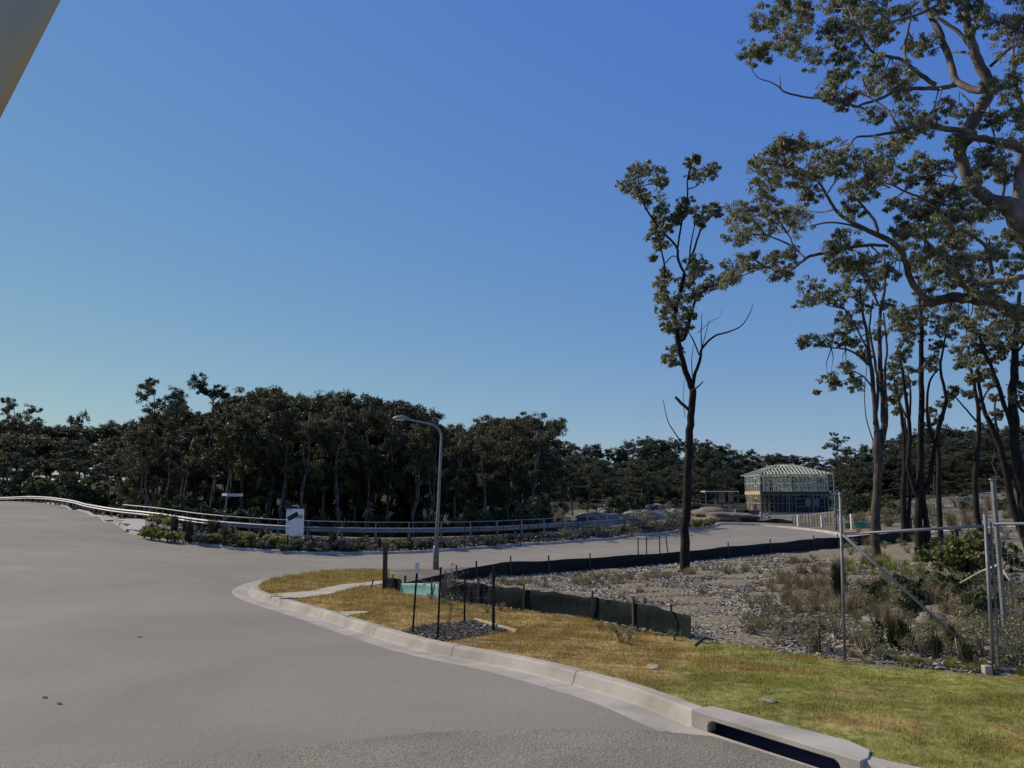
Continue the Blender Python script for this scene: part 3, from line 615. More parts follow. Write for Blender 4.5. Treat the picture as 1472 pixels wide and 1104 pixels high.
# middle and right: open forest behind the building site
gname='forest behind the building site'
prof_r=[(800,640),(830,634),(860,640),(890,650),(910,630),(940,628),(985,632),(1020,632),(1060,645),(1100,650),(1120,645),(1160,655),(1195,660),(1230,645),(1290,628),(1340,612),(1400,610),(1480,614),(1560,620)]
ptr=lambda px: float(np.interp(px,[p[0] for p in prof_r],[p[1] for p in prof_r]))
for row,(dd,stp,off,sp_) in enumerate([(150,24,44,2),(172,22,28,4),(200,20,12,4),(232,17,0,5),(122,17,34,5),(134,18,22,5)]):
    px=790+row*5 if row<4 else 1215
    while px<1560:
        d=dd+rnd.uniform(-sp_,sp_); g,hh=top_h(px,ptr(px)+off+rnd.uniform(-4,8),d)
        if hh>3:
            s_=hh/12; w_=max(.8,min(s_*1.1,1.25)); place(PR[rnd.randrange(4)],(g.x,g.y,g.z-.1),rnd.uniform(0,6.28),(w_,w_,s_),['foot of slope','lower slope','upper slope','skyline','near edge','second row'][row]+' bushy tree in the far forest '+near_what(px),'tree',gname)
        px+=stp*rnd.uniform(.75,1.25)
gname='trees at the edge of the building site'
for px,top,d in [(822,648,95),(845,660,100),(868,655,104),(890,668,112),(912,660,118),(935,672,124),(958,668,128),(905,690,108),(880,680,98),(1010,665,134),(1040,672,138),(985,676,130),(1215,665,128),(1240,655,126),(1275,650,120),(1300,655,118),(1330,640,112),(1352,652,108),(1378,645,110),(1405,640,106),(1430,655,108),(1455,645,104),(1490,640,102),(1520,645,104),(1250,680,116),(1315,680,108),(1365,685,104),(1420,680,100),(1470,682,98)]:
    g,hh=top_h(px,top+6,d); k=rnd.randrange(6); s_=hh/15; w_=max(s_,.5)
    place(PF[k],(g.x,g.y,g.z-.1),rnd.uniform(0,6.28),(w_,w_,s_),'olive gum at the cleared land edge '+near_what(px)+[', nearer one',', farther one'][d>107],'tree',gname)
for px,top,d,lb in [(1207,622,140,'lone gum with flat tiered crown above the far forest right of the timber house'),(1352,596,105,'pale broad gum tree rising behind the slim trunks on the right'),(1440,600,100,'broad gum tree behind the slim trunks near the right picture edge')]:
    g,hh=top_h(px,top,d); place(PT[rnd.randrange(2)],g,rnd.uniform(0,6.28),(hh/15*.9,hh/15*.9,hh/15),lb,'tree')
# ------------------------------------------------------------------ traced near trees (each limb has its own depth)
def traced_tree(name,label,limbs,clumps,D,bark,lm,leaf=.15,per=260,spread=1.2,seed=1,first_ground=True,crown=True,wide=None,twigs=2,sub=7,aspect=.26,flat=.62):
    rg=np.random.default_rng(seed)
    base=limbs[0][0]; b=at(base[0],base[1],True,8,60) if D is None else on(base[0],D)
    D0=b.y; root=empty(name,(b.x,b.y,b.z),label,'tree'); tb=MB(); nodes=[]
    for li,lb in enumerate(limbs):
        pts=[]; rad=[]; dz0=None
        for i,q in enumerate(lb):
            x,y,rp=q[:3]; dd=q[3] if len(q)>3 else None
            if dd is None: dd = 0 if li==0 else None
            pts.append([x,y,rp,dd])
        if li>0:   # start at the nearest node's depth, wander outwards
            x0,y0=pts[0][:2]; nd=min(nodes,key=lambda n:(n[0]-x0)**2+(n[1]-y0)**2) ; d0=nd[2]
            slope=rg.uniform(-1,1)*spread
            for i,p in enumerate(pts):
                if p[3] is None: p[3]=d0-D0+slope*(i/max(1,len(pts)-1))
        W3=[]
        for p in pts:
            w=P(p[0],p[1],D0+p[3]); W3.append(np.array(w)); rad.append(p[2]*(D0+p[3])/FPX/2); nodes.append((p[0],p[1],D0+p[3],rad[-1]*FPX*2/(D0+p[3])))
        if li==0: W3[0]=np.array((b.x,b.y,b.z-.3)); 
        # smooth
        sm=[];sr=[]
        for i in range(len(W3)-1):
            p0=W3[max(i-1,0)];p1=W3[i];p2=W3[i+1];p3=W3[min(i+2,len(W3)-1)]
            for k in range(4):
                tt=k/4; v=.5*((2*p1)+(-p0+p2)*tt+(2*p0-5*p1+4*p2-p3)*tt*tt+(-p0+3*p1-3*p2+p3)*tt**3)
                if i+k>0: v=v+rg.normal(0,.12,3)*rad[i]
                sm.append(v); sr.append(rad[i]*(1-tt)+rad[i+1]*tt)
        sm.append(W3[-1]); sr.append(rad[-1]); tb.tube(sm,sr,8)
    nd=np.array([(P(n[0],n[1],n[2])) for n in nodes]); C=[];RR=[]
    for cx,cy,r in clumps:
        # depth from the nearest limb point in the same part of the crown, with its own scatter
        dist=[(n[0]-cx)**2+(n[1]-cy)**2 for n in nodes]; j=int(np.argmin(dist)); dd=nodes[j][2]+rg.normal(0,.45*spread)
        c=np.array(P(cx,cy,dd)); rr=r*dd/FPX; C.append(c); RR.append(rr)
        dist2=[dd_ if n[3]>=1.9 else 1e9 for dd_,n in zip(dist,nodes)]; j2=int(np.argmin(dist2))
        for q in range(twigs if dist2[j2]<50**2 else 0):
            a=nd[j2]; e=c+rg.normal(0,.4,3)*rr; mid=(a+e)/2+rg.normal(0,.07,3)*np.linalg.norm(e-a)+np.array([0,0,.05])
            tb.tube([a,mid,e],[.022,.014,.005],4,cap=False)
    tb.build('trunk',M[bark],root,smooth=True)
    if C:
        k=[]; V=[];F=[]; o=0
        C=np.array(C);RR=np.array(RR)
        V,F=leaf_quads(C,RR*1.5,int(per*3.6),leaf*.56,rg,sub=sub+13,aspect=aspect*.85,flat=flat+.08,subr=(.14,.34),droop=.8)
        V=V-np.array(root.location)
        fast('crown',V,F,M[lm],root)
    return root
# slim gum standing alone in the lot
L1=[[(983,822,15),(985,760,12.5),(989,700,12),(990,640,11.5),(993,600,10.5),(996,560,10)],
 [(996,560,9),(985,533,8.5),(977,500,8),(973,475,7.5),(971,450,7),(979,417,6),(984,392,5.5)],
 [(984,392,4),(975,374,4),(973,356,3.6),(957,338,3.4),(939,316,3),(926,294,2.6),(919,269,2),(918,254,1.3)],
 [(974,356,3),(980,319,2.8),(988,283,2.5),(988,258,2),(995,236,1.5),(996,218,1)],[(988,272,2),(1002,267,1.6),(1011,254,1.2),(1024,240,1)],
 [(986,388,4),(991,377,3.6),(1000,352,3.2),(1009,327,2.8),(1028,305,2),(1040,301,1)],[(991,377,2.5),(993,352,2.2),(999,320,1.5),(1001,305,1)],
 [(976,490,5),(984,486,5),(991,464,4.6),(1000,432,4),(1015,415,3),(1033,408,2.2),(1052,397,1.2)],
 [(971,450,4),(970,446,3.6),(957,417,3.2),(955,381,2.8),(950,356,2.2),(946,330,1.2)],[(957,378,2),(967,368,1.6),(977,372,1.2)],
 [(996,556,6),(998,540,5),(1006,519,4.6),(1009,501,3.6),(1026,484,2.8),(1048,477,2.2),(1066,468,1.6),(1078,450,1.1),(1082,438,.8)],
 [(1009,504,2),(1008,480,1.6),(1009,450,.8)],[(1009,500,1.5),(1017,470,.9),(1020,458,.6)],[(1005,510,2.4),(997,490,2),(990,478,1.2)],[(997,552,1.6),(994,520,1.2),(997,495,.6)],
 [(989,588,5),(980,580,4.4),(971,571,4)],[(994,562,3),(1002,557,2.4),(1011,548,1.2)],[(983,640,2.2),(970,622,1.6),(960,605,1.3),(953,574,.7)],[(985,600,1),(982,575,.8),(984,545,.5)],[(1004,478,1),(1022,462,.8),(1035,455,.5),(1038,442,.3)]]
CL1=[(899,266,10),(912,248,12),(928,242,13),(945,250,13),(952,262,8),(913,268,11),(924,282,11),(940,286,13),(950,300,10),(947,314,10),(955,330,10),(942,338,9),(950,350,9),(943,326,7),(967,314,9),(975,310,8),(985,290,10),(990,300,8),(1000,250,11),(1015,250,11),(1026,240,8),(995,232,8),(1002,226,6),(1010,306,12),(1024,298,10),(1030,306,7),(1006,322,7),(998,372,11),(1008,383,12),(996,393,13),(985,405,11),(950,410,13),(955,395,10),(962,430,13),(951,424,9),(955,448,11),(968,458,11),(981,440,13),(988,452,9),(958,470,9),(976,476,10),(962,512,9),(971,500,9),(968,520,7),(1028,402,11),(1045,398,9),(1054,392,7),(1013,412,9),(1003,420,9),(990,425,10),(984,470,9),(980,300,7),(939,370,4)]
traced_tree('slim_gum_tree','slim dark trunked gum alone in the lot with a bare dead branch on its right',L1,CL1,30.5,'bark_dark','leaf_gum',leaf=.2,per=170,spread=1.3,seed=11)
# big spreading gum at the right edge (its foot is outside the frame)
L2=[[(1590,960,70),(1585,800,60),(1570,650,52),(1545,500,46),(1515,420,40),(1480,345,34),(1452,300,27),(1428,288,22),(1400,268,19),(1385,240,18),(1379,215,18),(1388,190,19),(1407,160,18),(1421,132,17),(1415,105,16),(1400,70,14),(1390,30,12),(1384,-30,10),(1370,-90,7)],
 [(1379,218,9),(1400,195,9),(1395,190,9),(1360,185,9),(1335,181,8),(1310,183,6),(1285,190,5),(1255,195,3.5),(1232,197,3),(1224,205,2)],
 [(1414,130,11),(1395,128,11),(1374,116,11),(1368,95,10),(1360,70,10),(1345,35,9),(1330,10,8),(1320,-30,6)],
 [(1374,122,8),(1350,127,7),(1320,127,6),(1290,130,5),(1265,142,4.5),(1240,150,4),(1225,153,2.5),(1210,130,1.5)],
 [(1345,122,7),(1330,112,7),(1310,97,6),(1295,85,5.5),(1280,82,5),(1255,75,4),(1240,55,3),(1230,35,2)],[(1304,92,5),(1300,70,4.5),(1305,45,4),(1310,20,3)],
 [(1410,90,6),(1390,60,6),(1370,40,5.5),(1345,25,5)],[(1405,82,5),(1385,75,4),(1368,75,3)],[(1384,5,7),(1365,0,6),(1340,12,5),(1315,22,4),(1280,32,3),(1240,40,2)],
 [(1293,186,4),(1283,170,4),(1272,155,3.4),(1250,140,2.4),(1215,125,1.5)],[(1190,142,3),(1160,140,3),(1130,133,2.6),(1120,125,2.2),(1108,118,1.8),(1090,112,1.4),(1078,95,.8)],[(1240,155,3),(1215,148,3),(1190,142,3)],[(1122,126,1.5),(1121,110,.8)],
 [(1470,330,16),(1462,270,14),(1470,220,13),(1458,210,13),(1430,203,12),(1400,198,10),(1375,196,9)],
 [(1500,390,26),(1472,318,22),(1464,262,14),(1472,230,12),(1475,180,8),(1460,120,6),(1455,60,4)],
 [(1424,95,5),(1440,80,4),(1455,68,3),(1470,60,2)],[(1440,290,5),(1445,240,4),(1430,200,3),(1420,140,2)],
 [(1540,500,30),(1510,470,26),(1480,455,22),(1450,445,20),(1425,432,19),(1400,430,17),(1370,428,15),(1350,432,14),(1335,438,13)],
 [(1336,438,11),(1322,420,11),(1308,400,10),(1300,372,9.5),(1285,350,9),(1262,338,8),(1235,325,6.5),(1212,312,5.5),(1200,300,5),(1188,280,4.5),(1177,262,4),(1160,250,3),(1130,240,2)],
 [(1262,338,5),(1258,320,5),(1245,302,4),(1230,285,3),(1215,270,2)],[(1276,354,5),(1250,352,5),(1220,356,5),(1190,363,5),(1165,368,4.5),(1150,378,4),(1140,387,3.5)],[(1158,372,3),(1140,355,3),(1120,345,2.6),(1100,338,2)],[(1142,358,2),(1132,335,2),(1110,318,1.6),(1085,308,1.2)],[(1140,386,3),(1120,388,2.4),(1098,384,2),(1070,380,1)],
 [(1400,430,9),(1395,412,9),(1410,405,9),(1435,405,10),(1460,400,9),(1490,395,9)],[(1395,420,8),(1370,395,6),(1352,370,5),(1330,345,5),(1310,335,4),(1290,336,3)],[(1330,345,3.6),(1345,300,4),(1325,285,3.5),(1300,275,3),(1280,265,2.5),(1260,262,2)],
 [(1425,395,7),(1420,360,6),(1400,340,5),(1380,330,4)],[(1305,380,4),(1330,385,3),(1350,395,2)],[(1240,330,3),(1215,322,3),(1190,320,2.6),(1165,325,2)],
 [(1200,300,3),(1180,305,2.5),(1150,300,2),(1120,290,1.5)],[(1188,280,2.5),(1200,262,2.2),(1215,250,1.5)],[(1345,305,3),(1360,280,2.5),(1375,255,2)]]
c2=[(1099,23),(1116,44),(1137,18),(1093,76),(1080,74),(1128,70),(1172,79),(1157,35),(1187,44),(1216,18),(1204,53),(1240,29),(1231,70),(1254,88),(1269,53),(1284,29),(1304,15),(1322,59),(1334,68),(1198,112),(1216,103),(1193,132),(1216,147),(1245,126),(1251,161),(1284,103),(1301,114),(1298,141),(1310,164),(1316,188),(1336,176),(1357,153),(1372,200),(1383,158),(1421,35),(1442,53),(1460,29),(1430,117),(1457,103),(1445,138),(1430,170),(1463,164),(1407,9),(1382,12),(1350,8),(1113,211),(1137,205),(1157,211),(1099,232),(1099,258),(1128,232),(1193,214),(1222,220),(1204,244),(1243,235),(1269,223),(1289,244),(1251,255),(1228,264),(1128,258),(1157,252),(1066,296),(1099,288),(1113,305),(1137,305),(1163,282),(1228,296),(1245,273),(1322,258),(1319,235),(1348,244),(1334,282),(1363,273),(1289,291),(1351,311),(1378,311),(1422,244),(1442,244),(1422,223),(1063,335),(1090,329),(1078,370),(1058,382),(1113,373),(1134,367),(1119,388),(1049,397),(1069,309),(1143,323),(1216,344),(1204,356),(1298,356),(1204,376),(1228,376),(1360,323),(1334,359),(1319,379),(1348,388),(1363,359),(1433,350),(1430,365),(1392,376),(1378,403),(1407,397),(1445,417),(1457,382),(1304,453),(1289,464),(1369,453),(1392,458),(1408,300),(1390,340),(1460,340),(1180,235),(1150,60),(1200,80),(1225,50),(1255,45),(1210,30),(1120,10),(1160,10),(1195,8),(1260,8),(1230,5),(1270,120),(1300,200),(1340,410),(1420,450),(1275,390),(1250,372),(1400,270),(1460,200),(1455,450),(1340,300),(1310,310),(1365,340),(1380,380),(1405,420),(1440,480),(1360,435),(1330,330),(1300,330),(1345,270),(1375,290),(1355,375)]
rr=random.Random(5)
CL2=[(x+rr.uniform(-3,3),y+rr.uniform(-3,3),rr.uniform(13,20)) for x,y in c2]+[(rr.uniform(1400,1640),rr.uniform(-160,340),rr.uniform(18,26)) for _ in range(46)]+[(rr.uniform(1090,1400),rr.uniform(-120,-15),rr.uniform(16,24)) for _ in range(40)]
traced_tree('spreading_gum_tree','big spreading gum with thick pale curving limbs hanging over the right side of the lot',L2,CL2,17.0,'bark_pale','leaf_gum',leaf=.125,per=330,spread=2.2,seed=5,aspect=.2,sub=8)
# slim trunks on the right
T=[]
T.append(('pale multi stemmed gum, trunk lit on one side, right of the bare fence post',29,'bark_mid',
 [[(1257,806,15),(1258,760,12.5),(1261,700,12),(1262,650,12),(1258,600,7),(1256,560,6.5),(1251,520,6),(1246,480,5),(1240,450,4),(1236,420,3)],[(1261,668,10),(1269,630,9),(1270,590,8),(1266,540,7),(1264,490,6),(1266,450,5),(1272,411,4),(1272,370,3)],
  [(1257,610,5),(1262,560,4.5),(1258,520,4),(1250,470,3),(1255,430,2)],[(1268,640,5),(1275,600,4),(1272,540,4),(1275,500,3),(1270,450,2)],[(1248,525,4),(1236,512,3.5),(1216,502,3),(1195,500,2)],[(1246,500,3),(1230,470,2.5),(1215,445,2),(1190,435,1.5)],[(1256,560,3),(1240,540,2),(1215,530,1.5)],[(1264,440,3),(1250,410,3),(1235,390,2),(1222,370,1.5)],[(1257,640,2),(1245,600,1.5),(1243,560,1.2),(1247,520,.8)]],
 [(1166,409,13),(1157,432,13),(1170,428,10),(1187,424,11),(1207,414,12),(1166,488,14),(1154,492,8),(1181,488,12),(1207,476,10),(1212,490,8),(1190,541,11),(1200,552,9),(1213,529,10),(1231,553,9),(1222,545,8),(1174,562,3),(1234,423,12),(1228,464,12),(1245,508,9),(1240,440,11),(1222,400,12),(1236,385,12),(1270,390,13),(1258,410,12),(1275,440,10),(1215,455,11),(1232,490,8),(1262,480,8),(1202,430,9),(1250,395,12)],.17))
T.append(('dark forked gum with two paired trunks in the middle of the right hand trees',31,'bark_dark',
 [[(1321,797,14),(1320,750,12),(1322,700,11),(1324,640,9),(1325,580,8),(1324,520,7),(1325,470,6),(1322,430,4),(1320,400,3)],[(1322,720,8),(1312,695,7),(1305,665,6.5),(1308,620,6),(1302,570,5),(1297,530,4),(1290,500,3)],[(1324,715,8),(1336,690,7),(1342,650,6.5),(1350,610,6),(1360,575,5),(1352,530,4),(1356,500,3),(1362,470,2)],[(1333,796,9),(1331,750,8),(1327,720,7),(1324,690,7)],[(1345,640,4),(1334,610,4),(1333,570,3.5),(1338,545,3),(1350,530,2)],[(1325,530,3),(1340,515,2),(1345,500,1.5)],[(1303,600,3),(1290,570,2.5),(1285,545,2)]],
 [(1284,529,10),(1289,555,9),(1289,517,10),(1304,491,12),(1334,526,10),(1338,515,9),(1320,480,10),(1310,460,12),(1335,455,12),(1350,470,10),(1300,505,9),(1345,495,9),(1360,480,10),(1282,540,7),(1298,470,10),(1325,440,12)],.17))
T.append(('thin dark trunk behind the forked gum to its left',42,'bark_dark',
 [[(1297,762,9),(1299,710,8),(1301,660,7),(1298,610,6),(1293,580,4),(1288,550,3)],[(1301,670,4),(1306,620,3.5),(1309,570,3),(1306,540,2)],[(1306,762,5),(1308,700,5),(1306,650,4),(1300,600,3)]],
 [(1292,565,8),(1283,575,7),(1304,548,8),(1310,530,8),(1295,545,8),(1288,590,5)],.22))
T.append(('crooked dark gum right of the forked one',43,'bark_dark',
 [[(1352,757,8),(1349,705,7),(1350,660,6.5),(1346,630,5),(1355,600,4),(1362,570,3)],[(1347,640,3),(1338,615,3),(1336,590,2)]],
 [(1364,568,8),(1356,580,7),(1372,560,7),(1338,590,6)],.22))
T.append(('dark gum with a curved foot, left of the tall steel post',41,'bark_dark',
 [[(1412,765,9),(1405,740,8),(1402,700,8),(1405,650,7),(1407,600,6),(1402,560,5),(1396,530,4),(1392,500,3)],[(1407,610,3),(1390,590,2.5),(1372,570,2),(1355,560,1.2)],[(1406,600,3),(1415,570,2.5),(1425,555,2)]],
 [(1375,502,9),(1392,488,10),(1395,520,10),(1385,512,9),(1405,505,9),(1392,567,6),(1380,525,7),(1410,540,7),(1425,552,6),(1400,480,9)],.22))
T.append(('leaning dark gum crossing behind the tall steel post',33,'bark_dark',
 [[(1480,790,12),(1462,745,11),(1450,700,10),(1441,655,9),(1428,620,8),(1415,590,6),(1408,560,5),(1405,530,4)],[(1441,655,5),(1430,600,3),(1432,570,2)],[(1416,592,3),(1408,575,2),(1398,560,1.5)]],
 [(1430,593,7),(1405,540,8),(1412,520,9),(1398,545,7),(1432,570,6),(1420,535,8)],.2))
T.append(('straight dark trunk nearest the right picture edge',27,'bark_dark',
 [[(1484,800,17),(1474,740,15),(1464,680,14),(1458,620,13),(1456,560,12),(1460,500,9),(1462,460,7),(1466,420,5)],[(1456,615,7),(1445,585,6.5),(1435,555,6),(1424,525,5),(1412,500,4),(1408,480,3)],[(1458,570,5),(1470,590,4),(1490,600,3)],[(1459,510,4),(1475,490,3),(1490,470,2)]],
 [(1430,491,12),(1463,482,12),(1430,511,10),(1466,555,9),(1466,573,9),(1448,500,9),(1415,480,11),(1440,470,12),(1470,520,10),(1410,500,9),(1475,450,14),(1455,465,12)],.17))
for i,(lb,D,bk,lm_,cl_,lf) in enumerate(T):
    traced_tree('slender_gum_tree',lb,lm_,cl_,D,bk,'leaf_gum',leaf=lf,per=190,spread=1.0,seed=40+i)

# ------------------------------------------------------------------ shrubs and tufts
def proto_tuft(name,n,h,sp,mat,seed,w=.012,part='leaves'):
    rg=np.random.default_rng(seed); root=empty(name,(0,0,0)); V=[];F=[]
    for i in range(n):
        a=rg.uniform(0,6.28); r=rg.uniform(0,sp*.35); hh=h*rg.uniform(.55,1.1); o=sp*rg.uniform(.1,1)*.8; a2=a+rg.normal(0,.4)
        b=np.array([math.cos(a)*r,math.sin(a)*r,-.02]); m=b+np.array([math.cos(a2)*o*.35,math.sin(a2)*o*.35,hh*.65]); e=b+np.array([math.cos(a2)*o,math.sin(a2)*o,hh*(1-.35*rg.random())])
        s_=np.array([-math.sin(a2),math.cos(a2),0])*w; k=len(V)
        V+=[b-s_,b+s_,m+s_*.8,m-s_*.8,e]; F+=[(k,k+1,k+2,k+3),(k+3,k+2,k+4,k+4)]
    me=bpy.data.meshes.new(part); me.from_pydata([tuple(v) for v in V],[],[tuple(dict.fromkeys(f)) for f in F]); me.materials.append(mat); o=bpy.data.objects.new(part,me); link(o); o.parent=root
    return finish_proto(root)
def proto_bush(name,w,h,mat,seed,per=140,leaf=.06,nc=9,stem='bark_mid'):
    rg=np.random.default_rng(seed); root=empty(name,(0,0,0)); tb=MB(); C=[];RR=[]
    for i in range(nc):
        a=rg.uniform(0,6.28); r=w*.5*rg.random()**.6*.8; c=np.array([math.cos(a)*r,math.sin(a)*r,h*rg.uniform(.25,.85)]); C.append(c); RR.append(w*.2*rg.uniform(.8,1.3))
        tb.tube([(0,0,-.05),(c[0]*.4,c[1]*.4,c[2]*.5),tuple(c)],[.015*w+.004,.01*w+.003,.003],4,cap=False)
    tb.build('stems',M[stem],root,world=False)
    V,F=leaf_quads(C,RR,per,leaf,rg,droop=-.2,sub=5,aspect=.33,flat=.8); V[:,2]=np.maximum(V[:,2],.0); fast('leaves',V,F,mat,root)
    return finish_proto(root)
p_dark=[proto_tuft('strappy_plant',150,1.3,.45,M['leaf_tuft'],i,w=.02) for i in (1,2)]
p_yel=[proto_bush('low_shrub',1.3,.62,M['leaf_yellow'],i,per=170,leaf=.10,nc=10) for i in (3,4)]
p_sage=[proto_bush('sage_shrub',.9,.5,M['leaf_sage'],i,per=90,leaf=.09,nc=8) for i in (5,6)]
p_weed=[proto_bush('weed',.7,.55,M['weed'],i,per=55,leaf=.035,nc=12,stem='twig') for i in (24,25,26)]
p_grn=[proto_bush('green_shrub',1.5,1.3,M['leaf_shrub'],i,per=200,leaf=.12,nc=12) for i in (7,8)]
def put(pr,px,py,sc,label,cat,group):
    p=at(px,py); return place(pr[rnd.randrange(len(pr))],(p.x,p.y,p.z-.02),rnd.uniform(0,6.28),sc,label,cat,group)
for px,py,sc in [(250,767,1.15),(272,778,1.2),(288,762,.85),(303,771,1.05),(323,784,1.1),(333,779,.9),(368,779,.8),(377,781,.85),(478,791,1.15),(265,763,.7),(385,779,.7),(310,766,.8),(545,787,.6),(218,765,.6),(590,788,.6),(640,786,.5),(497,790,.5)]:
    put(p_dark,px,py,sc,'upright dark strappy plant in the bed below the guard rail','plant','upright strappy plants in the guard rail bed')
for px,py,sc in [(207,772,.9),(218,774,.9),(230,775,1),(241,777,.9),(253,778,.9),(233,752,1),(243,755,.9),(225,750,.8),(343,784,1.1),(352,785,1.1),(362,785,.9),(396,786,1.1),(405,786,1),(308,779,.8),(150,738,.9),(163,740,.9),(178,741,.9),(192,743,.9),(430,789,.7),(573,787,.8),(520,789,.6),(603,786,.6)]:
    put(p_yel,px,py,sc,'yellow green low shrub in the bed below the guard rail','shrub','yellow green shrubs in the guard rail bed')
for i in range(62):
    px=rnd.uniform(260,520) if i<44 else rnd.uniform(520,860); k=rnd.uniform(-12,-4) if px<520 else rnd.uniform(-12,-5)
    yb=float(np.interp(px,[q[0] for q in LIP[1:18]],[q[1] for q in LIP[1:18]]))
    put(p_sage,px,yb+k,rnd.uniform(.7,1.2),'small grey green shrub in the bed below the guard rail','shrub','grey green shrubs in the guard rail bed')
for px,py,sc in [(812,774,.8),(832,771,.7),(858,772,.7),(885,770,.8),(908,770,1.0),(918,762,1.6),(925,758,1.5),(945,765,1.1),(958,763,1.2),(972,760,1.5),(968,755,1.7),(985,757,1),(1003,758,.9),(1013,757,.9),(1021,756,.9)]:
    put(p_weed if px<1000 else p_yel,px,py,sc*(1.9 if px<1000 else 1),'leafy shrub at the right end of the guard rail bed','shrub','shrubs at the right end of the guard rail bed')
# pale growth behind the crest and beyond the rail
for i in range(22):
    px=rnd.uniform(-5,200); d=rnd.uniform(100,112) if px<100 else rnd.uniform(70,82)+ (200-px)*.1; g=on(px,d)
    place(p_grn[rnd.randrange(2)],(g.x,g.y,g.z-.1),rnd.uniform(0,6.28),rnd.uniform(1.5,2.8),'olive bush at the foot of the left forest '+near_what(px),'shrub','bushes at the foot of the left forest')
for i in range(34):
    px=rnd.uniform(200,800); d=rnd.uniform(59,64); g=on(px,d)
    place(p_grn[rnd.randrange(2)],(g.x,g.y,g.z-.1),rnd.uniform(0,6.28),rnd.uniform(1.1,2.2),'dark understorey bush below the tall forest '+near_what(px),'shrub','understorey bushes behind the guard rail')
for i in range(30):
    px=rnd.choice([rnd.uniform(1228,1300),rnd.uniform(1330,1472),rnd.uniform(830,1040)]); d=rnd.uniform(70,100) if px>1100 else rnd.uniform(88,120)
    g=on(px,d); place(p_grn[rnd.randrange(2)],(g.x,g.y,g.z-.1),rnd.uniform(0,6.28),rnd.uniform(.8,1.8),'scrubby bush on the cleared land '+near_what(px),'shrub','scrubby bushes on the cleared land')
g=on(1228,72); place(p_grn[0],g,0,(2.1,2.1,2.4),'large dark bush behind the pale trunk and the turquoise cloth','shrub')
# weeds in the lot
p_straw=[proto_tuft('dry_grass_tuft',130,.6,.5,M['straw'],i,w=.006) for i in (21,22)]
p_ygt=[proto_tuft('green_grass_tuft',150,.55,.5,M['leaf_yellow'],i,w=.008) for i in (23,)]
def where(x,y):
    px=CX+FPX*x/y*.97; a=[t_ for v,t_ in [(1150,'far left of the bare fence post'),(1212,'just left of the bare fence post'),(1262,'just right of the bare fence post'),(1320,'under the upper diagonal brace'),(1385,'under the lower diagonal brace'),(9999,'near the mesh gate')] if px<v][0]
    return a+[t_ for v,t_ in [(11,', frontmost'),(12.5,', near front'),(15,', midway back'),(18,', far back'),(999,', rearmost')] if y<v][0]
def scat(pr,n,polypx,smin,smax,label,cat,group):
    poly=pxpoly(polypx); q=sample_poly(poly,n)
    for x,y in q: place(pr[rnd.randrange(len(pr))],(x,y,gv(x,y)-.02),rnd.uniform(0,6.28),rnd.uniform(smin,smax),(label if ' fence post' not in label and 'behind the wire fence' not in label else label.split(' near ')[0].split(' among ')[0].split(' behind ')[0]+' '+where(x,y)),cat,group)
scat(p_straw,70,[(1100,840),(1210,812),(1300,850),(1290,890),(1205,895),(1140,890)],.35,.85,'straw coloured dry grass tuft near the bare fence post','grass','dry grass tufts near the bare fence post')
scat(p_ygt,22,[(1185,830),(1240,808),(1340,808),(1345,825),(1260,835)],.5,.9,'yellow green grass tuft around the pale gum foot','grass','yellow green grass tufts')
scat(p_weed,110,[(1215,860),(1300,840),(1472,850),(1472,968),(1225,948)],.35,.95,'scraggly low weed behind the wire fence','weed','scraggly weeds behind the wire fence')
scat(p_weed,45,[(1080,875),(1205,860),(1208,945),(1050,925)],.25,.7,'small weed in the mulch left of the wire fence','weed','small weeds in the mulch')
scat(p_weed,34,[(700,832),(960,828),(1180,805),(1150,815),(960,836),(720,845)],.4,.8,'small weed along the foot of the far black cloth fence','weed','weeds along the far black cloth fence')
scat(p_straw,26,[(700,832),(960,828),(1180,805),(1160,815),(960,838),(720,845)],.35,.7,'dry grass tuft along the foot of the far black cloth fence','grass','dry grass tufts along the far black cloth fence')
scat(p_grn,6,[(1300,812),(1472,800),(1472,860),(1370,860)],.4,.7,'leafy bush in the rough corner behind the wire fence','shrub','leafy bushes in the rough corner')
scat(p_grn,16,[(1240,850),(1450,860),(1465,950),(1260,935)],.2,.42,'small green shrub among the weeds behind the wire fence','shrub','small green shrubs behind the wire fence')
scat(p_ygt,26,[(1225,942),(1300,950),(1472,962),(1472,972),(1220,953)],.15,.32,'green grass tuft at the foot of the wire fence','grass','green grass tufts at the wire fence foot')
scat(p_dark,6,[(1260,925),(1400,938),(1440,966),(1250,950)],.3,.45,'dark strappy clump at the foot of the wire fence','plant','dark strappy clumps at the wire fence')
p=at(1398,850); place(proto_bush('tall_shrub',1.3,1.15,M['leaf_shrub_bright'],77,per=420,leaf=.085,nc=16),p,0,1,'tall bright green leafy shrub in front of the leaning fence post','shrub')
p=at(1207,862); place(p_dark[0],p,0,.75,'dark green clump behind the bare fence post','plant')
p=at(893,925); place(p_weed[0],p,0,(.75,.75,.55),'round grey green weed in the lawn in front of the cloth fence end','weed')
for i,(px,py) in enumerate([(620,862),(640,868),(700,880),(720,876),(860,903),(905,918),(970,918),(1010,922)]):
    p=at(px,py+3); place(p_weed[i%3],p,i,.35,'small weed at the foot of the near cloth fence','weed','weeds at the foot of the near cloth fence')

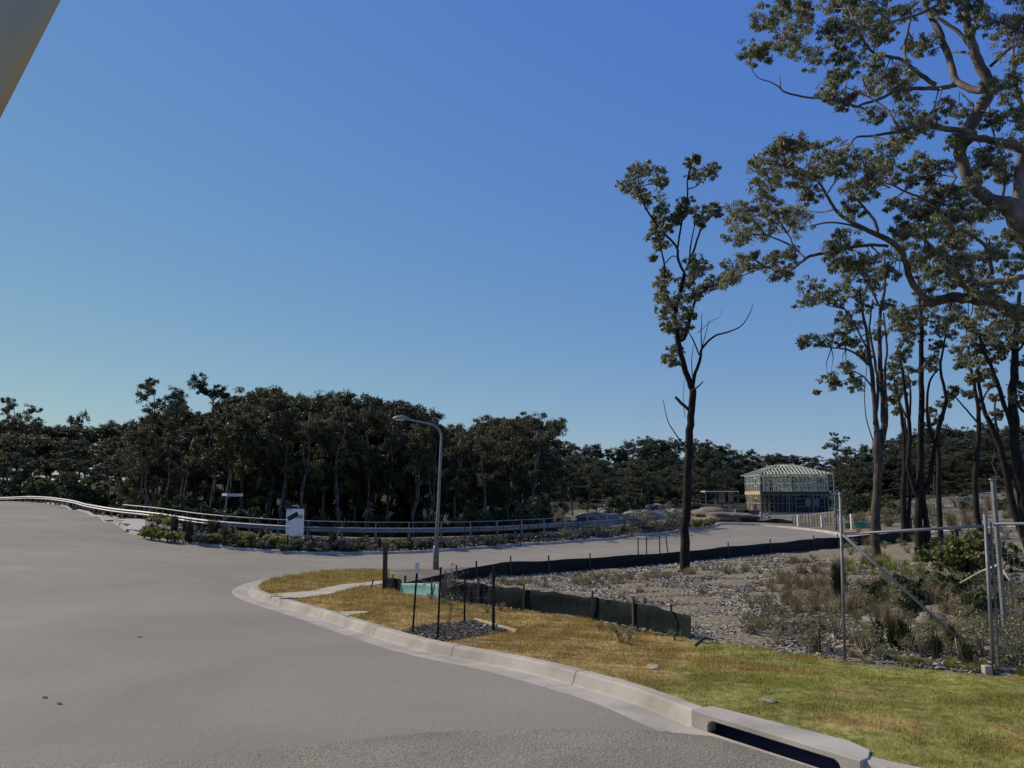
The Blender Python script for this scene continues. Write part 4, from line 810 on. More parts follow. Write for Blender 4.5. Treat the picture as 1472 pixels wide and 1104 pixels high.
scat(p_straw,50,[(1215,870),(1330,850),(1472,860),(1472,955),(1225,940)],.3,.8,'pale wispy dry tuft among the weeds behind the wire fence','grass','dry grass tufts behind the wire fence')
scat(p_straw,40,[(760,842),(960,836),(1150,815),(1100,870),(900,870)],.15,.4,'low dry grass tuft in the pale mulch','grass','low dry grass tufts in the pale mulch')
for i in range(90):
    px=rnd.uniform(1215,1480); d=rnd.uniform(60,96); g=on(px,d)
    place(rnd.choice([p_weed,p_straw,p_weed])[rnd.randrange(2)],(g.x,g.y,g.z-.05),rnd.uniform(0,6.28),rnd.uniform(1.2,2.6),'scrubby clump on the cleared rise '+near_what(px),'weed','scrubby clumps on the cleared rise')
for i in range(40):
    px=rnd.uniform(1215,1480); d=rnd.uniform(32,54); g=on(px,d)
    place(rnd.choice([p_weed,p_straw])[rnd.randrange(2)],(g.x,g.y,g.z-.05),rnd.uniform(0,6.28),rnd.uniform(.6,1.4),'dry clump in the back of the lot '+near_what(px),'weed','dry clumps in the back of the lot')
# ------------------------------------------------------------------ guard rail
gp=[np.array((*q,gv(*q))) for q in resample(gl_s,2.0)[0]]
gr_o=empty('guard_rail',tuple(gp[len(gp)//2]),'long galvanised guard rail with a tubular handrail curving above the planting bed','guard rail')
wprof=[(0,-.155),(.035,-.135),(.075,-.10),(.075,-.07),(.02,-.02),(.02,.02),(.075,.07),(.075,.10),(.035,.135),(0,.155)]
pl=resample(gl_s,1.0)[0]; tn=np.gradient(pl,axis=0); tn/=np.linalg.norm(tn,axis=1)[:,None]; nr=np.stack([tn[:,1],-tn[:,0]],1); zz=H(pl[:,0],pl[:,1])+KV; zz=np.convolve(np.pad(zz,9,mode='edge'),np.ones(19)/19,mode='valid')
V=[]; k=len(wprof)
for i in range(len(pl)):
    for o,z in wprof: V.append((pl[i,0]+nr[i,0]*(o+.10),pl[i,1]+nr[i,1]*(o+.10),zz[i]+.55+z))
    for o,z in wprof: V.append((pl[i,0]+nr[i,0]*(o+.095),pl[i,1]+nr[i,1]*(o+.095),zz[i]+.55+z))
F=[]
for i in range(len(pl)-1):
    a=i*2*k; b=(i+1)*2*k
    for j in range(k-1): F.append((a+j,b+j,b+j+1,a+j+1)); F.append((a+k+j+1,b+k+j+1,b+k+j,a+k+j))
    F.append((a+k-1,b+k-1,b+2*k-1,a+2*k-1)); F.append((a,a+k,b+k,b))
mb=MB(); mb.add(V,F); mb.build('rail_beam',M['galv'],gr_o)
for q in gp[:96]:
    m=MB(); m.box((q[0],q[1],q[2]+.28),(.15,.10,.86)); m.build('post',M['galv_dull'],gr_o)
hs=[i for i,q in enumerate(gp) if q[0]>P(165,740,61).x and q[0]<P(945,740,62).x]
gz=lambda q: float(zz[int(np.argmin((pl[:,0]-q[0])**2+(pl[:,1]-q[1])**2))])
hp=[np.array([gp[i][0],gp[i][1]+.02,gz(gp[i])+1.03]) for i in hs]; m=MB(); m.tube(hp,.032,6); m.build('handrail',M['galv'],gr_o)
for q in hp[::1]:
    m=MB(); m.tube([q-np.array([0,0,.42]),q],.028,6); m.build('handrail_post',M['galv'],gr_o)
# ------------------------------------------------------------------ street lights
def street_light(base,Ht,reach,label,r=.072,lean=0):
    root=empty('street_lamp',base,label,'street lamp'); b=Vector(base); m=MB()
    m.tube([b+Vector((0,0,-.3)),b+Vector((0,0,.9)),b+Vector((0,0,.95))],[r*1.75,r*1.65,r*1.25],10); m.build('base_sleeve',M['galv_dull'],root,smooth=True)
    m=MB(); top=Ht-.12*Ht; pts=[b+Vector((0,0,.9)),b+Vector((lean*.5,0,top*.5)),b+Vector((lean,0,top))]; rad=[r*1.2,r*.85,r*.7]
    R0=.085*Ht
    for k in range(1,8):
        a=k/7*R(78); pts.append(b+Vector((lean-R0*(1-math.cos(a)),0,top+R0*math.sin(a)*1.1))); rad.append(r*.65)
    e=pts[-1]; pts.append(e+Vector((-reach*.6,0,reach*.12))); rad.append(r*.5); pts.append(e+Vector((-reach,0,reach*.2))); rad.append(r*.45)
    m.tube(pts,rad,10); m.build('pole',M['galv'],root,smooth=True)
    h=e+Vector((-reach-.12*Ht/6.5,0,reach*.22)); m=MB(); s_=Ht/6.5
    m.tube([h+Vector((.36*s_,0,-.04)),h+Vector((.22*s_,0,0)),h+Vector((0,0,.02)),h+Vector((-.28*s_,0,.0)),h+Vector((-.38*s_,0,-.02))],[.05,.085*s_,.11*s_,.09*s_,.03],8)
    ho=m.build('lamp_head',M['galv'],root,smooth=True)
    m=MB(); m.box(h+Vector((-.06*s_,0,-.085*s_)),(.36*s_,.13*s_,.03)); m.build('diffuser',M['white'],ho)
    ho.data.update(); return root
b=on(627,32.5)
lp=street_light((b.x,b.y,b.z),6.05,1.15,'tall grey steel street lamp with arm to the left, behind the black cloth fence',lean=.16)
b=on(1203,64); street_light((b.x,b.y,b.z),5.0,.75,'distant slim street lamp right of the timber house frame',r=.06)
b=on(1096,74); o=empty('utility_pole',b,'short bare grey pole in front of the timber house frame','pole'); m=MB(); m.tube([b+Vector((0,0,-.2)),b+Vector((0,0,3.3))],[.07,.06],8); m.build('shaft',M['galv_dull'],o); m=MB(); m.tube([b+Vector((0,0,3.3)),b+Vector((0,0,3.36))],[.075,.07],8); m.build('cap',M['galv_dull'],o)
# ------------------------------------------------------------------ signs
b=at(322,784); rs=empty('street_name_sign',b,'thin pole with a pale street name blade on top, in the planting bed','sign')
m=MB(); m.tube([b+Vector((0,0,-.2)),b+Vector((0,0,3.05))],.03,8); m.build('pole',M['galv_dull'],rs)
m=MB(); m.box(b+Vector((.48,0,2.9)),(.95,.02,.15)); m.build('blade',M['white'],rs)
m=MB(); m.box(b+Vector((-.05,-.2,2.92)),(.02,.5,.15),rz=.9); m.build('blade',M['white'],rs)
m=MB(); 
for i in range(9): m.box(b+Vector((.12+.085*i,-.0135,2.9)),(.045,.004,.07 if i%3 else .09))
m.build('lettering',M['black'],rs)
b=at(424,789); b=Vector((b.x,b.y,b.z)); sc_=b.y/FPX; rs=empty('sale_sign',b,'white upright sale board with a black slanted bar printed on it, black header above','sign')
def SG(px,py): return P(px,py,b.y)
def board(name,x0,y0,x1,y1,mat,dy=0,th=.04,parent=rs):
    a=P(x0,y1,b.y); c=P(x1,y0,b.y); m=MB(); m.box(((a.x+c.x)/2,b.y+dy,(a.z+c.z)/2),(c.x-a.x,th,c.z-a.z)); return m.build(name,mat,parent)
bd=board('panel',410.5,731.5,437.5,768.5,M['white'])
board('header',412,724,439,731.2,M['black'],dy=.01)
hd=[o for o in rs.children if o.name.startswith('header')][0]
m=MB(); 
for a_,c_ in [((421,727),(428,726.5)),((428,726.5),(429,730))]: m.bar(P(*a_,b.y)+Vector((0,-.014,0)),P(*c_,b.y)+Vector((0,-.014,0)),.006,.045)
m.build('arch_mark',M['white'],hd)
m=MB()
a_=P(414,746.5,b.y); c_=P(428.5,738,b.y); d_=(c_-a_).normalized(); u_=Vector((-d_.z,0,d_.x)); w_=.13
vs=[a_-u_*w_,c_-u_*w_,c_+u_*w_,a_+u_*w_]; m.add([v+Vector((0,-.026,0)) for v in vs]+[v+Vector((0,-.022,0)) for v in vs],[(0,1,2,3),(7,6,5,4),(0,4,5,1),(1,5,6,2),(2,6,7,3),(3,7,4,0)])
m.build('slanted_bar',M['black'],bd)
m=MB(); ar=[(424,743.5),(431,741),(432,739.5),(436,742.5),(432,746.5),(432,744.8),(423,745)]
vs=[P(x,y,b.y)+Vector((0,-.024,0)) for x,y in ar]; vs2=[v+Vector((0,.002,0)) for v in vs]; n=len(vs); m.add(vs+vs2,[tuple(range(n))[::-1],tuple(range(n,2*n))]+[(i,(i+1)%n,(i+1)%n+n,i+n) for i in range(n)])
m.build('arrow',ramp_mat('olive_print',[(.2,.2,.1),(.28,.27,.15)],scale=5),bd)
m=MB()
for x0,x1,y in [(412,420,733.6),(412,416,751),(412,417,759),(412,414,765)]: m.bar(P(x0,y,b.y)+Vector((0,-.024,0)),P(x1,y,b.y)+Vector((0,-.024,0)),.003,.035)
m.build('small_print',ramp_mat('grey_print',[(.12,.12,.12),(.2,.2,.2)],scale=5),bd)
for px in (413,438):
    m=MB(); q=P(px,790,b.y+.06); m.box((q.x,b.y+.075,b.z+1.2),(.07,.07,2.75)); m.build('post',M['black'],rs)
m=MB(); q=P(441,770,b.y); m.bar((q.x,b.y+.1,b.z+1.2),(q.x+.25,b.y+1.2,b.z-.05),.05); m.build('brace',M['black'],rs)
# ------------------------------------------------------------------ silt fences
def silt(name,label,ptsd,h,mat,stake,stakes,tops=None,thick=.008,step=.25,sw=.035,ah=.13):
    W2=catmull([P(*q) for q in ptsd],step); ps=resample(W2,step)[0]
    b=(ps[len(ps)//2][0],ps[len(ps)//2][1],gv(*ps[len(ps)//2])); root=empty(name,b,label,'silt fence')
    t_=np.linspace(0,1,len(ps)); hh=np.interp(t_,np.linspace(0,1,len(h)),h)*(1+.05*np.sin(t_*23)*np.sin(t_*61)); z0=H(ps[:,0],ps[:,1])+KV-.05
    V=[];rows=5; tn=np.gradient(ps,axis=0); tn/=np.linalg.norm(tn,axis=1)[:,None]; nr=np.stack([-tn[:,1],tn[:,0]],1)
    for sgn in (0,1):
        for i in range(len(ps)):
            for r_ in range(rows+1):
                f=r_/rows; wv=.035*math.sin(i*step*2.2)*math.sin(f*3.14)+.018*math.sin(i*step*7+f*4); q=ps[i]+nr[i]*(wv+sgn*thick); V.append((q[0],q[1],z0[i]+hh[i]*f))
    n=len(ps); m=rows+1; F=[]
    for i in range(n-1):
        for r_ in range(rows):
            F.append((i*m+r_,(i+1)*m+r_,(i+1)*m+r_+1,i*m+r_+1)); o=n*m; F.append((o+i*m+r_+1,o+(i+1)*m+r_+1,o+(i+1)*m+r_,o+i*m+r_))
        F.append((i*m+rows,(i+1)*m+rows,n*m+(i+1)*m+rows,n*m+i*m+rows))
    mb=MB(); mb.add(V,F); mb.build('cloth',mat,root,smooth=True)
    for s_ in stakes:
        i=int(np.argmin([abs(P(CX,0,1).x-0+ (FPX*q[0]/q[1])+CX - s_) for q in ps])); q=ps[i]; m_=MB(); qq=q-nr[i]*(.03)
        m_.box((qq[0],qq[1],z0[i]+(hh[i]+ah)/2-.05),(sw,sw,hh[i]+ah+.1),rz=.3*math.sin(s_)); m_.build('stake',stake,root)
    return root
silt('silt_fence','low dark green cloth fence running across the front of the mulched lot',[(633,862,18.3),(680,868,17.5),(760,880,16.4),(850,895,15.2),(920,908,14.2),(985,920,13.1),(992,921,12.9)],[.50,.50,.47,.47,.46,.46,.47,.42],M['silt'],M['timber_stake'],[690,757,848,913,966],ah=.12)
silt('silt_fence','short turquoise cloth section at the left end of the near silt fence',[(575,842,20.6),(600,848,19.8),(630,857,18.8)],[.28,.36,.36],M['teal'],M['timber_stake'],[577,628],ah=.12,sw=.04)
silt('silt_fence','dark mesh scrap between the stout timber post and the turquoise cloth',[(556,838,21.6),(565,840,21.3),(576,842,20.9)],[.36,.36,.34],M['silt'],M['timber_stake'],[568],ah=.1)
silt('silt_fence','long black cloth fence along the far roadside edge of the lot',[(575,835,22.3),(610,831,23.8),(640,828,25.5),(700,828,27.8),(800,824,31),(900,819,33.2),(983,813,35),(1080,806,38),(1150,801,40.5),(1200,797,43),(1290,790,46),(1340,783,50)],[.16,.30,.55,.55,.52,.54,.56,.58,.6,.6,.62,.7,.75],M['silt_far'],M['timber_stake'],[582,600,655,683,731,787,845,1041,1101,1160,1195,1240,1290],ah=.2,sw=.05)
silt('silt_fence','bright green shade cloth behind the white posts at the turning circle',[(1215,757,66),(1240,757,65.5),(1262,757,65)],[.5,.6,.6],M['green_cloth'],M['timber_stake'],[1216,1240,1262],ah=.05)
silt('silt_fence','black cloth strip at the far side of the turning circle',[(1050,745,74),(1090,748,73.5),(1110,752,73),(1140,756,72)],[.12,.45,.2,.5,.3],M['silt_far'],M['timber_stake'],[1075,1105,1135],ah=.1)
# ------------------------------------------------------------------ posts, pickets, stakes
def sign_of(v): return 1 if v>0 else -1
def post(name,label,cat,px,d,h,w,mat,group=None,lean=(0,0),capm=None,round_=False,dz=0):
    b=on(px,d) if d else at(*px); 
    if not isinstance(px,tuple): pass
    m=MB(); top=b+Vector((lean[0]*h,lean[1]*h,h))
    if round_: m.tube([b-Vector((0,0,.2)),top],w/2,8)
    else: m.bar(b-Vector((0,0,.2)),top,w)
    if capm:
        root=empty(name,b,label,cat,group); m.build('shaft',mat,root); m2=MB(); m2.bar(top-(top-b).normalized()*.12,top+(top-b).normalized()*.02,w*1.8); m2.build('cap',capm,root); return root
    o=m.build(name,mat); return tag(o,label,cat,group)
def star_picket(px,py,pt,label,white=False):
    b=at(px[0],py); h=(py-pt)*b.y/FPX; lean=(px[1]-px[0])*b.y/FPX
    root=empty('star_picket',b,label,'picket','pickets around the caged sapling'); m=MB(); top=b+Vector((lean,0,h))
    for a in (0,2.09,4.19):
        q=Vector((math.cos(a),math.sin(a),0))*.013; m.bar(b+q-Vector((0,0,.2)),top+q,.03,.007)
    m.tube([b-Vector((0,0,.2)),top],.013,6); m.build('shaft',M['black'],root)
    m=MB(); m.bar(top-Vector((0,0,.14 if white else .02)),top+Vector((0,0,.03)),.055 if white else .035); m.build('cap',M['offwhite'] if white else M['black'],root)
    m=MB()
    for k in range(5): m.tube([b+(top-b)*(.2+.15*k)-Vector((.018,0,0)),b+(top-b)*(.2+.15*k)+Vector((.018,0,.004))],.006,4)
    m.build('tie',M['galv_dull'],root)
    return b,top
pk=[star_picket((592,598),909,816,'black star picket with a white capped top, left one around the caged sapling',True),star_picket((628,632),919,824,'black star picket nearest the kerb, around the caged sapling'),
    star_picket((709,709),907,822,'black star picket at the right corner around the caged sapling'),star_picket((667,668),897,829,'black star picket at the back around the caged sapling')]
m=MB(); 
for a_,c_ in ((0,1),(1,2),(2,3),(3,0)):
    A,At=pk[a_]; B,Bt=pk[c_]
    for f in np.linspace(.06,.78,7): m.tube([A+(At-A)*f,(A+(At-A)*f+B+(Bt-B)*f)/2-Vector((0,0,.01)),B+(Bt-B)*f],.0014,3,cap=False)
    for k in range(1,6):
        f=k/6; lo_p=A+(B-A)*f; hi_p=At+(Bt-At)*f; m.tube([lo_p+(hi_p-lo_p)*.05,lo_p+(hi_p-lo_p)*.78],.0012,3,cap=False)
o=m.build('tree_guard',M['galv_dull']); tag(o,'thin wire guard strung between the four black star pickets','wire guard')
p=at(645,903); rt=empty('sapling',p,'spindly leafless sapling inside the wire guard','sapling'); m=MB(); m.tube([p,p+Vector((.02,0,.25)),p+Vector((.05,0,.45))],[.012,.009,.004],5)
for k in range(14): 
    a=rnd.uniform(0,6.28); q=p+Vector((.03,0,.25+.014*k)); m.tube([q,q+Vector((math.cos(a)*.12,math.sin(a)*.1,.1))],[.004,.002],3)
m.build('stem',M['timber_stake'],rt); V,F=leaf_quads([tuple(p+Vector((.05,0,.45)))],[.18],40,.04,rng); V=V-np.array(p); fast('leaves',V,F,M['weed'],rt)
def twiggy(px,py,hpx,label,n=26,seed=3,rx=.45):
    p=at(px,py); rg=np.random.default_rng(seed); h=hpx*p.y/FPX; root=empty('dead_shrub',p,label,'shrub'); m=MB()
    for k in range(n):
        a=rg.uniform(0,6.28); r=rg.uniform(.1,1)*rx*h; e=p+Vector((math.cos(a)*r+.25*h,math.sin(a)*r,h*rg.uniform(.5,1))); c=p+Vector((math.cos(a)*r*.2,math.sin(a)*r*.2,h*.4)); m.tube([p-Vector((0,0,.05)),c,e],[.012,.008,.003],4,cap=False)
        for q in range(2):
            s_=c+(e-c)*rg.uniform(.3,.9); m.tube([s_,s_+Vector(rg.normal(0,.1*h,3))],[.005,.002],3,cap=False)
    m.build('twigs',M['twig'],root); V,F=leaf_quads([tuple(p+Vector((.2*h,0,h*.75)))],[h*.45],60,.06,rg); fast('leaves',V-np.array(p),F,M['weed'],root)
twiggy(640,866,50,'pale dead twiggy shrub between the picket cage and the turquoise cloth')
twiggy(1120,920,28,'dry twiggy weed in the mulch near the bare fence post',14,9)
twiggy(1165,938,26,'dead twigs beside the lawn edge left of the bare fence post',14,10)
post('timber_post','stout dark timber post standing at the left end of the cloth fences','post',554.5,21.3,1.22,.11,M['timber_dark'],capm=M['timber_stake'])
p=at(532,849); m=MB(); m.bar(p-Vector((0,0,.05)),p+Vector((.08,0,.28)),.03); tag(m.build('marker_peg',M['timber_stake']),'short leaning timber peg in the worn dirt track','peg')
for px,pb,pt,ln in [(917,805,778,0),(929,804,776,0),(948,803,774,0),(961,803,775,-.12)]:
    post('timber_stake','thin dark timber stake in the group beyond the black cloth left of the slim gum','stake',px,36.8,(pb-pt+6)*36/FPX,.05,M['timber_stake'],'four stakes left of the slim gum',lean=(ln,0))
for i,(px,d) in enumerate([(680,48.5),(688,50),(713,49),(724,50.5),(748,50),(760,51.5),(774,51),(787,52),(808,54),(830,55),(838,54),(668,47.6)]):
    post('tree_stake','tall thin black stake in the planting bed right of the street lamp','stake',px,d,rnd.uniform(1.25,1.5),.05,M['black'],'thin black stakes in the bed right of the street lamp')
for px,d,h in [(1149,69,.95),(1183,68,1.0),(1226,64,1.25)]:
    o=post('white_post',{1149:'short white post at the far side of the turning circle, leftmost of three',1183:'white post in the middle of the three beyond the turning circle',1226:'tallest white post, beside the turquoise green cloth'}[px],'post',px,d,h,.2,M['offwhite'])
for i in range(16):
    px=1140+i*4+rnd.uniform(-1,1); post('timber_stake','thin dark stake in the row behind the white posts','stake',px,70,rnd.uniform(.7,1.2),.05,M['timber_dark'],'dark stakes behind the white posts')
b=on(1177,46.5); rs=empty('crate',b,'brown open box on the kerb beyond the black cloth fence','box'); m=MB(); m.box(b+Vector((0,0,.2)),(.42,.3,.42)); m.build('box_body',ramp_mat('brown_box',[(.06,.035,.025),(.1,.06,.04)],scale=5),rs,bevel=.01); m=MB(); m.box(b+Vector((0,0,.425)),(.45,.33,.03)); m.build('lid',M['timber_dark'],rs)
p=at(683,893); p2=at(743,910); m=MB(); m.bar(p+Vector((0,0,.03)),p2+Vector((0,0,.03)),.035,.05); tag(m.build('edging_board',M['timber_warm']),'pale timber edging strip at the back of the dark mulch patch','board')
for (x0,y0,x1,y1,lb) in [(1000,934,1025,931,'pale fallen stick in the lawn edge below the mulch'),(1155,911,1180,905,'bent pale branch lying on the mulch left of the bare fence post'),(1180,905,1193,917,'thin dark branch lying beside the bent pale branch')]:
    a=at(x0,y0)+Vector((0,0,.06)); c=at(x1,y1)+Vector((0,0,.12)); m=MB(); m.tube([a,(a+c)/2+Vector((0,0,.06)),c],[.025,.022,.01],5); tag(m.build('fallen_branch',M['bark_mid']),lb,'branch')
m=MB(); b=at(1178,940); m.bar(b-Vector((0,0,.1)),b+Vector((.01,0,.3)),.025); tag(m.build('marker_peg',M['timber_dark']),'small dark peg left of the bare fence post','peg')
# ------------------------------------------------------------------ wire fence on the right
b=at(1214,951); top=P(1208,712,b.y); 
f=empty('fence_post',b,'bare leaning steel fence post at the left end of the long pipe rail','post'); m=MB(); m.tube([b-Vector((0,0,.2)),top],.022,8); m.build('shaft',M['galv_dull'],f,smooth=True); m=MB(); m.tube([top,top+Vector((0,0,.04))],[.032,.02],8); m.build('cap',M['galv_dull'],f)
b1=b; b2=at(1428,967); b2t=P(1416,739,b2.y); ra=P(1210,768,b1.y); rb=P(1418,756,b2.y)
wf=empty('wire_fence',b2,'grey steel mesh gate panel with horizontal wires at the right picture edge','fence')
m=MB(); m.tube([b2-Vector((0,0,.1)),b2t],.023,8); m.build('post',M['galv_dull'],wf,smooth=True)
b3=Vector((b2.x+3.0,b2.y-.5,gv(b2.x+3,b2.y-.5))); 
rc=rb+(b3-b2); rc.z=rb.z+.12
m=MB(); m.tube([P(1428,754,b2.y),rc],.018,8); m.build('top_rail',M['galv'],wf,smooth=True)
bl=P(1436,961,b2.y); br=bl+(b3-b2); br.z=bl.z-.02; m=MB(); m.tube([bl,br],.018,8); m.build('bottom_rail',M['white'],wf,smooth=True)
m=MB(); m.tube([b3-Vector((0,0,.1)),b3+Vector((0,0,2.0))],.03,8); m.build('post',M['galv_dull'],wf)
tl=P(1430,756,b2.y); m=MB()
for k in range(1,10):
    f_=k/10; a=bl+(tl-bl)*f_; c=br+(rc-br)*f_; m.tube([a,(a+c)/2-Vector((0,0,.008)),c],.005,4,cap=False)
m.build('horizontal_wires',M['galv'],wf)
m=MB()
for k in range(1,44):
    f_=k/44; a=bl+(br-bl)*f_; c=tl+(rc-tl)*f_; m.tube([a,c],.003,3,cap=False)
m.build('vertical_wires',M['galv_dull'],wf)
m=MB(); e=P(1436,961,b2.y); m.tube([e,P(1424,750,b2.y)],.014,6); m.build('frame_tube',M['galv_dull'],wf)
m=MB(); m.tube([ra,rb],.019,8); o=m.build('top_rail',M['galv'],None,smooth=True); o.name='fence_rail'; tag(o,'long pale pipe rail running from the bare leaning post to the mesh gate','rail')
q=P(1373,914,b1.y-.25); m=MB(); m.tube([ra+Vector((0,-.03,0)),q],.018,8); m.tube([q,q+Vector((.03,0,-.45))],.008,5); o=m.build('fence_brace',M['galv'],smooth=True); tag(o,'diagonal steel brace sloping down from the bare leaning post into the weeds','brace')
b=on(1433,11.2); tp=P(1427,689,11.2); pr=empty('steel_post',b,'tall wide grey steel post rising behind the mesh gate','post'); m=MB(); m.bar(b-Vector((0,0,.2)),tp,.055,.045); m.build('shaft',M['galv_dull'],pr); m=MB(); m.box(tp,(.085,.06,.02)); m.build('cap',M['galv'],pr)
m=MB(); b=at(1419,969); m.box(b+Vector((0,0,.04)),(.09,.09,.12)); tag(m.build('concrete_footing',M['concrete'],bevel=.01),'small pale block at the foot of the leaning gate post','block')
# driftwood-like pale log, rocks
a=P(1436,812,13.8); c=P(1452,835,13.2); m=MB(); m.tube([P(1380,838,14.2),P(1410,822,14),a,c],[.012,.022,.03,.014],7); tag(m.build('pale_log',M['path'],smooth=True),'bleached forked log seen through the mesh gate','log')
def rock(px,py,r,label,mat='rock',seed=0,flat=.55,group=None):
    p=at(px,py); rg=random.Random(seed); 
    import bmesh
    bm=bmesh.new(); bmesh.ops.create_icosphere(bm,subdivisions=3,radius=1)
    ph=[rg.uniform(0,6) for _ in range(6)]
    for v in bm.verts:
        n_=1+.18*math.sin(v.co.x*3+ph[0])*math.sin(v.co.y*4+ph[1])+.12*math.sin(v.co.z*6+ph[2]+v.co.x*3)+.06*math.sin(v.co.x*11+ph[3])*math.sin(v.co.y*9+v.co.z*8)
        v.co*=n_; v.co.x*=r; v.co.y*=r*.8; v.co.z*=r*flat
    me=bpy.data.meshes.new('rock'); bm.to_mesh(me); bm.free(); me.materials.append(M[mat]); me.polygons.foreach_set('use_smooth',[i%5!=0 for i in range(len(me.polygons))])
    o=bpy.data.objects.new('rock',me); link(o); o.location=p+Vector((0,0,r*.1)); o.rotation_euler.z=rg.uniform(0,6); tag(o,label,'rock',group); return o
rk=random.Random(9)
for i in range(26):
    rock(rk.uniform(1225,1460),rk.uniform(845,935),rk.uniform(.06,.2),'sandstone lump among the weeds behind the wire fence','rock',i,group='sandstone lumps among the weeds')
for i,(px,py,r) in enumerate([(1325,868,.26),(1290,855,.22),(1338,893,.2),(1440,775,.5),(1395,868,.2)]): rock(px,py,r,['flat tan rock under the diagonal brace','grey tan rock left of the diagonal brace','tan rock lower down the diagonal brace','large grey boulder behind the leaning fence post','pale rock left of the mesh gate'][i],'rock',50+i)
for i in range(30):
    px=rk.uniform(835,1000); rock(px,rk.uniform(728,750) if px>860 else rk.uniform(742,758),rk.uniform(.5,1.6),'pale rubble heap on the cleared ground behind the guard rail','rubble',80+i,.4,group='pale rubble heaps behind the guard rail')
rock(1048,748,2.6,'mound of reddish soil left of the timber house','redsoil',120,.22); rock(1022,742,2.2,'brown scrubby soil mound at the end of the guard rail bed','redsoil',121,.3); rock(1055,724,1.0,'white stone pile beside the timber house','offwhite',122,.7)
for i in range(14): rock(rk.uniform(1065,1110),rk.uniform(740,748),rk.uniform(.15,.4),'small spoil lump in front of the timber house','rubble',130+i,.6,group='spoil lumps in front of the timber house')
# lawn litter
for i,(px,py) in enumerate([(938,961),(1104,1008),(940,958)]):
    rock(px,py,.09,['flat bare stone in the lawn','pale bare stone near the drain inlet in the lawn','brown clod in the lawn beside the flat stone'][i],'path' if i!=1 else 'rock',150+i,.12)

# ------------------------------------------------------------------ timber house frame
D0=118.0
hb=on(1078,D0); 
HX0=P(1098,730,D0-1).x; wH=9.7; dH=12.5; th=R(-6); zf=P(1098,737,D0).z
root=empty('timber_house_frame',(HX0,D0,zf),'unfinished two storey timber house frame with bare hip roof trusses','house frame',rz=th)
def HB(): return MB()
sp=.6; st=.07; L1_=2.75; fl=.35; L2_=2.55; e=L1_+fl+L2_
# slab: deep enough to meet the sloping ground
m=HB(); m.box((wH/2,dH/2,-.75),(wH+.3,dH+.3,1.5)); m.build('slab',M['concrete'],root,world=False)
def wall_frame(p0,p1,z0,z1,openings=(),noggin=True,braces=True,name='wall_frame',mat='timber_frame'):
    m=HB(); a=Vector((*p0,0)); c=Vector((*p1,0)); L=(c-a).length; d=(c-a)/L
    m.bar(a+Vector((0,0,z0+.04)),c+Vector((0,0,z0+.04)),.09,.07); m.bar(a+Vector((0,0,z1-.05)),c+Vector((0,0,z1-.05)),.09,.1)
    n=int(L/sp)
    for i in range(n+1):
        x=L*i/n; ins=[o_ for o_ in openings if o_[0]<x<o_[1]]
        q=a+d*x
        if ins:
            o_=ins[0]; 
            if o_[2]>z0+.1: m.box(q+Vector((0,0,(z0+o_[2])/2)),(st,st,o_[2]-z0))
            if o_[3]<z1-.15: m.box(q+Vector((0,0,(z1+o_[3])/2)),(st,st,z1-o_[3]))
        else: m.box(q+Vector((0,0,(z0+z1)/2)),(st,st,z1-z0-.1))
    for o_ in openings:
        for z in (o_[2],o_[3]): m.bar(a+d*o_[0]+Vector((0,0,z)),a+d*o_[1]+Vector((0,0,z)),.09,.12)
        for x in o_[:2]: m.box(a+d*x+Vector((0,0,(z0+z1)/2)),(.09,.09,z1-z0-.12))
    if noggin: m.bar(a+Vector((0,0,(z0+z1)/2)),c+Vector((0,0,(z0+z1)/2)),.06,.06)
    if braces:
        for k in range(int(L/3)):
            x=.3+k*3; x2=min(x+1.8,L)
            if not any(o_[0]<x2 and o_[1]>x for o_ in openings):
                m.bar(a+d*x+Vector((0,-.06,z0+.1)),a+d*x2+Vector((0,-.06,z1-.1)),.05); m.bar(a+d*x2+Vector((0,-.07,z0+.1)),a+d*x+Vector((0,-.07,z1-.1)),.05)
    return m.build(name,M[mat],root,world=False)
z0=0; z1=L1_; z2=L1_+fl; z3=e
wall_frame((0,0),(wH,0),z0,z1,mat='timber_shaded',openings=[(3.6,4.4,.1,2.1),(5.0,7.0,.9,2.1),(8.0,9.0,.9,2.1)])  # lower front studs coloured darker to look shaded
wall_frame((0,0),(0,dH),z0,z1,[(3,5,.9,2.1)],mat='timber_warm'); wall_frame((wH,0),(wH,dH),z0,z1,[(3,5,.9,2.1)]); wall_frame((0,dH),(wH,dH),z0,z1,[(3,6,.1,2.1)])
wall_frame((0,4),(wH,4),z0,z1,[(2,3,0.1,2.1)]); wall_frame((0,8),(wH,8),z0,z1,[(7,8,.1,2.1)]); wall_frame((4,0.1),(4,dH),z0,z1); wall_frame((7.5,.1),(7.5,8),z0,z1)
wall_frame((0,0),(wH,0),z2,z3,[(7.6,9.6,z2+1.0,z2+2.0)]); wall_frame((0,0),(0,dH),z2,z3,[(3,4.5,z2+.9,z2+2)]); wall_frame((wH,0),(wH,dH),z2,z3,[(3,5,z2+.9,z2+2)]); wall_frame((0,dH),(wH,dH),z2,z3,[(3,6,z2+.9,z2+2)])
wall_frame((0,4.5),(wH,4.5),z2,z3,[(2,3,z2,z2+2)]); wall_frame((4.5,.1),(4.5,dH),z2,z3); wall_frame((8,.1),(8,dH),z2,z3,[(3,4,z2,z2+2)])
m=HB(); m.box((wH/2,dH/2,L1_+fl-.03),(wH+.1,dH+.1,.04)); m.build('floor_deck',M['timber_stake'],root,world=False)
m=HB()
m.bar((-.06,0,L1_+.15),(-.06,dH,L1_+.15),.06,.28)
for i in range(int(wH/.6)): m.bar((.3+.6*i,.02,L1_+.14),(.3+.6*i,dH,L1_+.14),.05,.24)
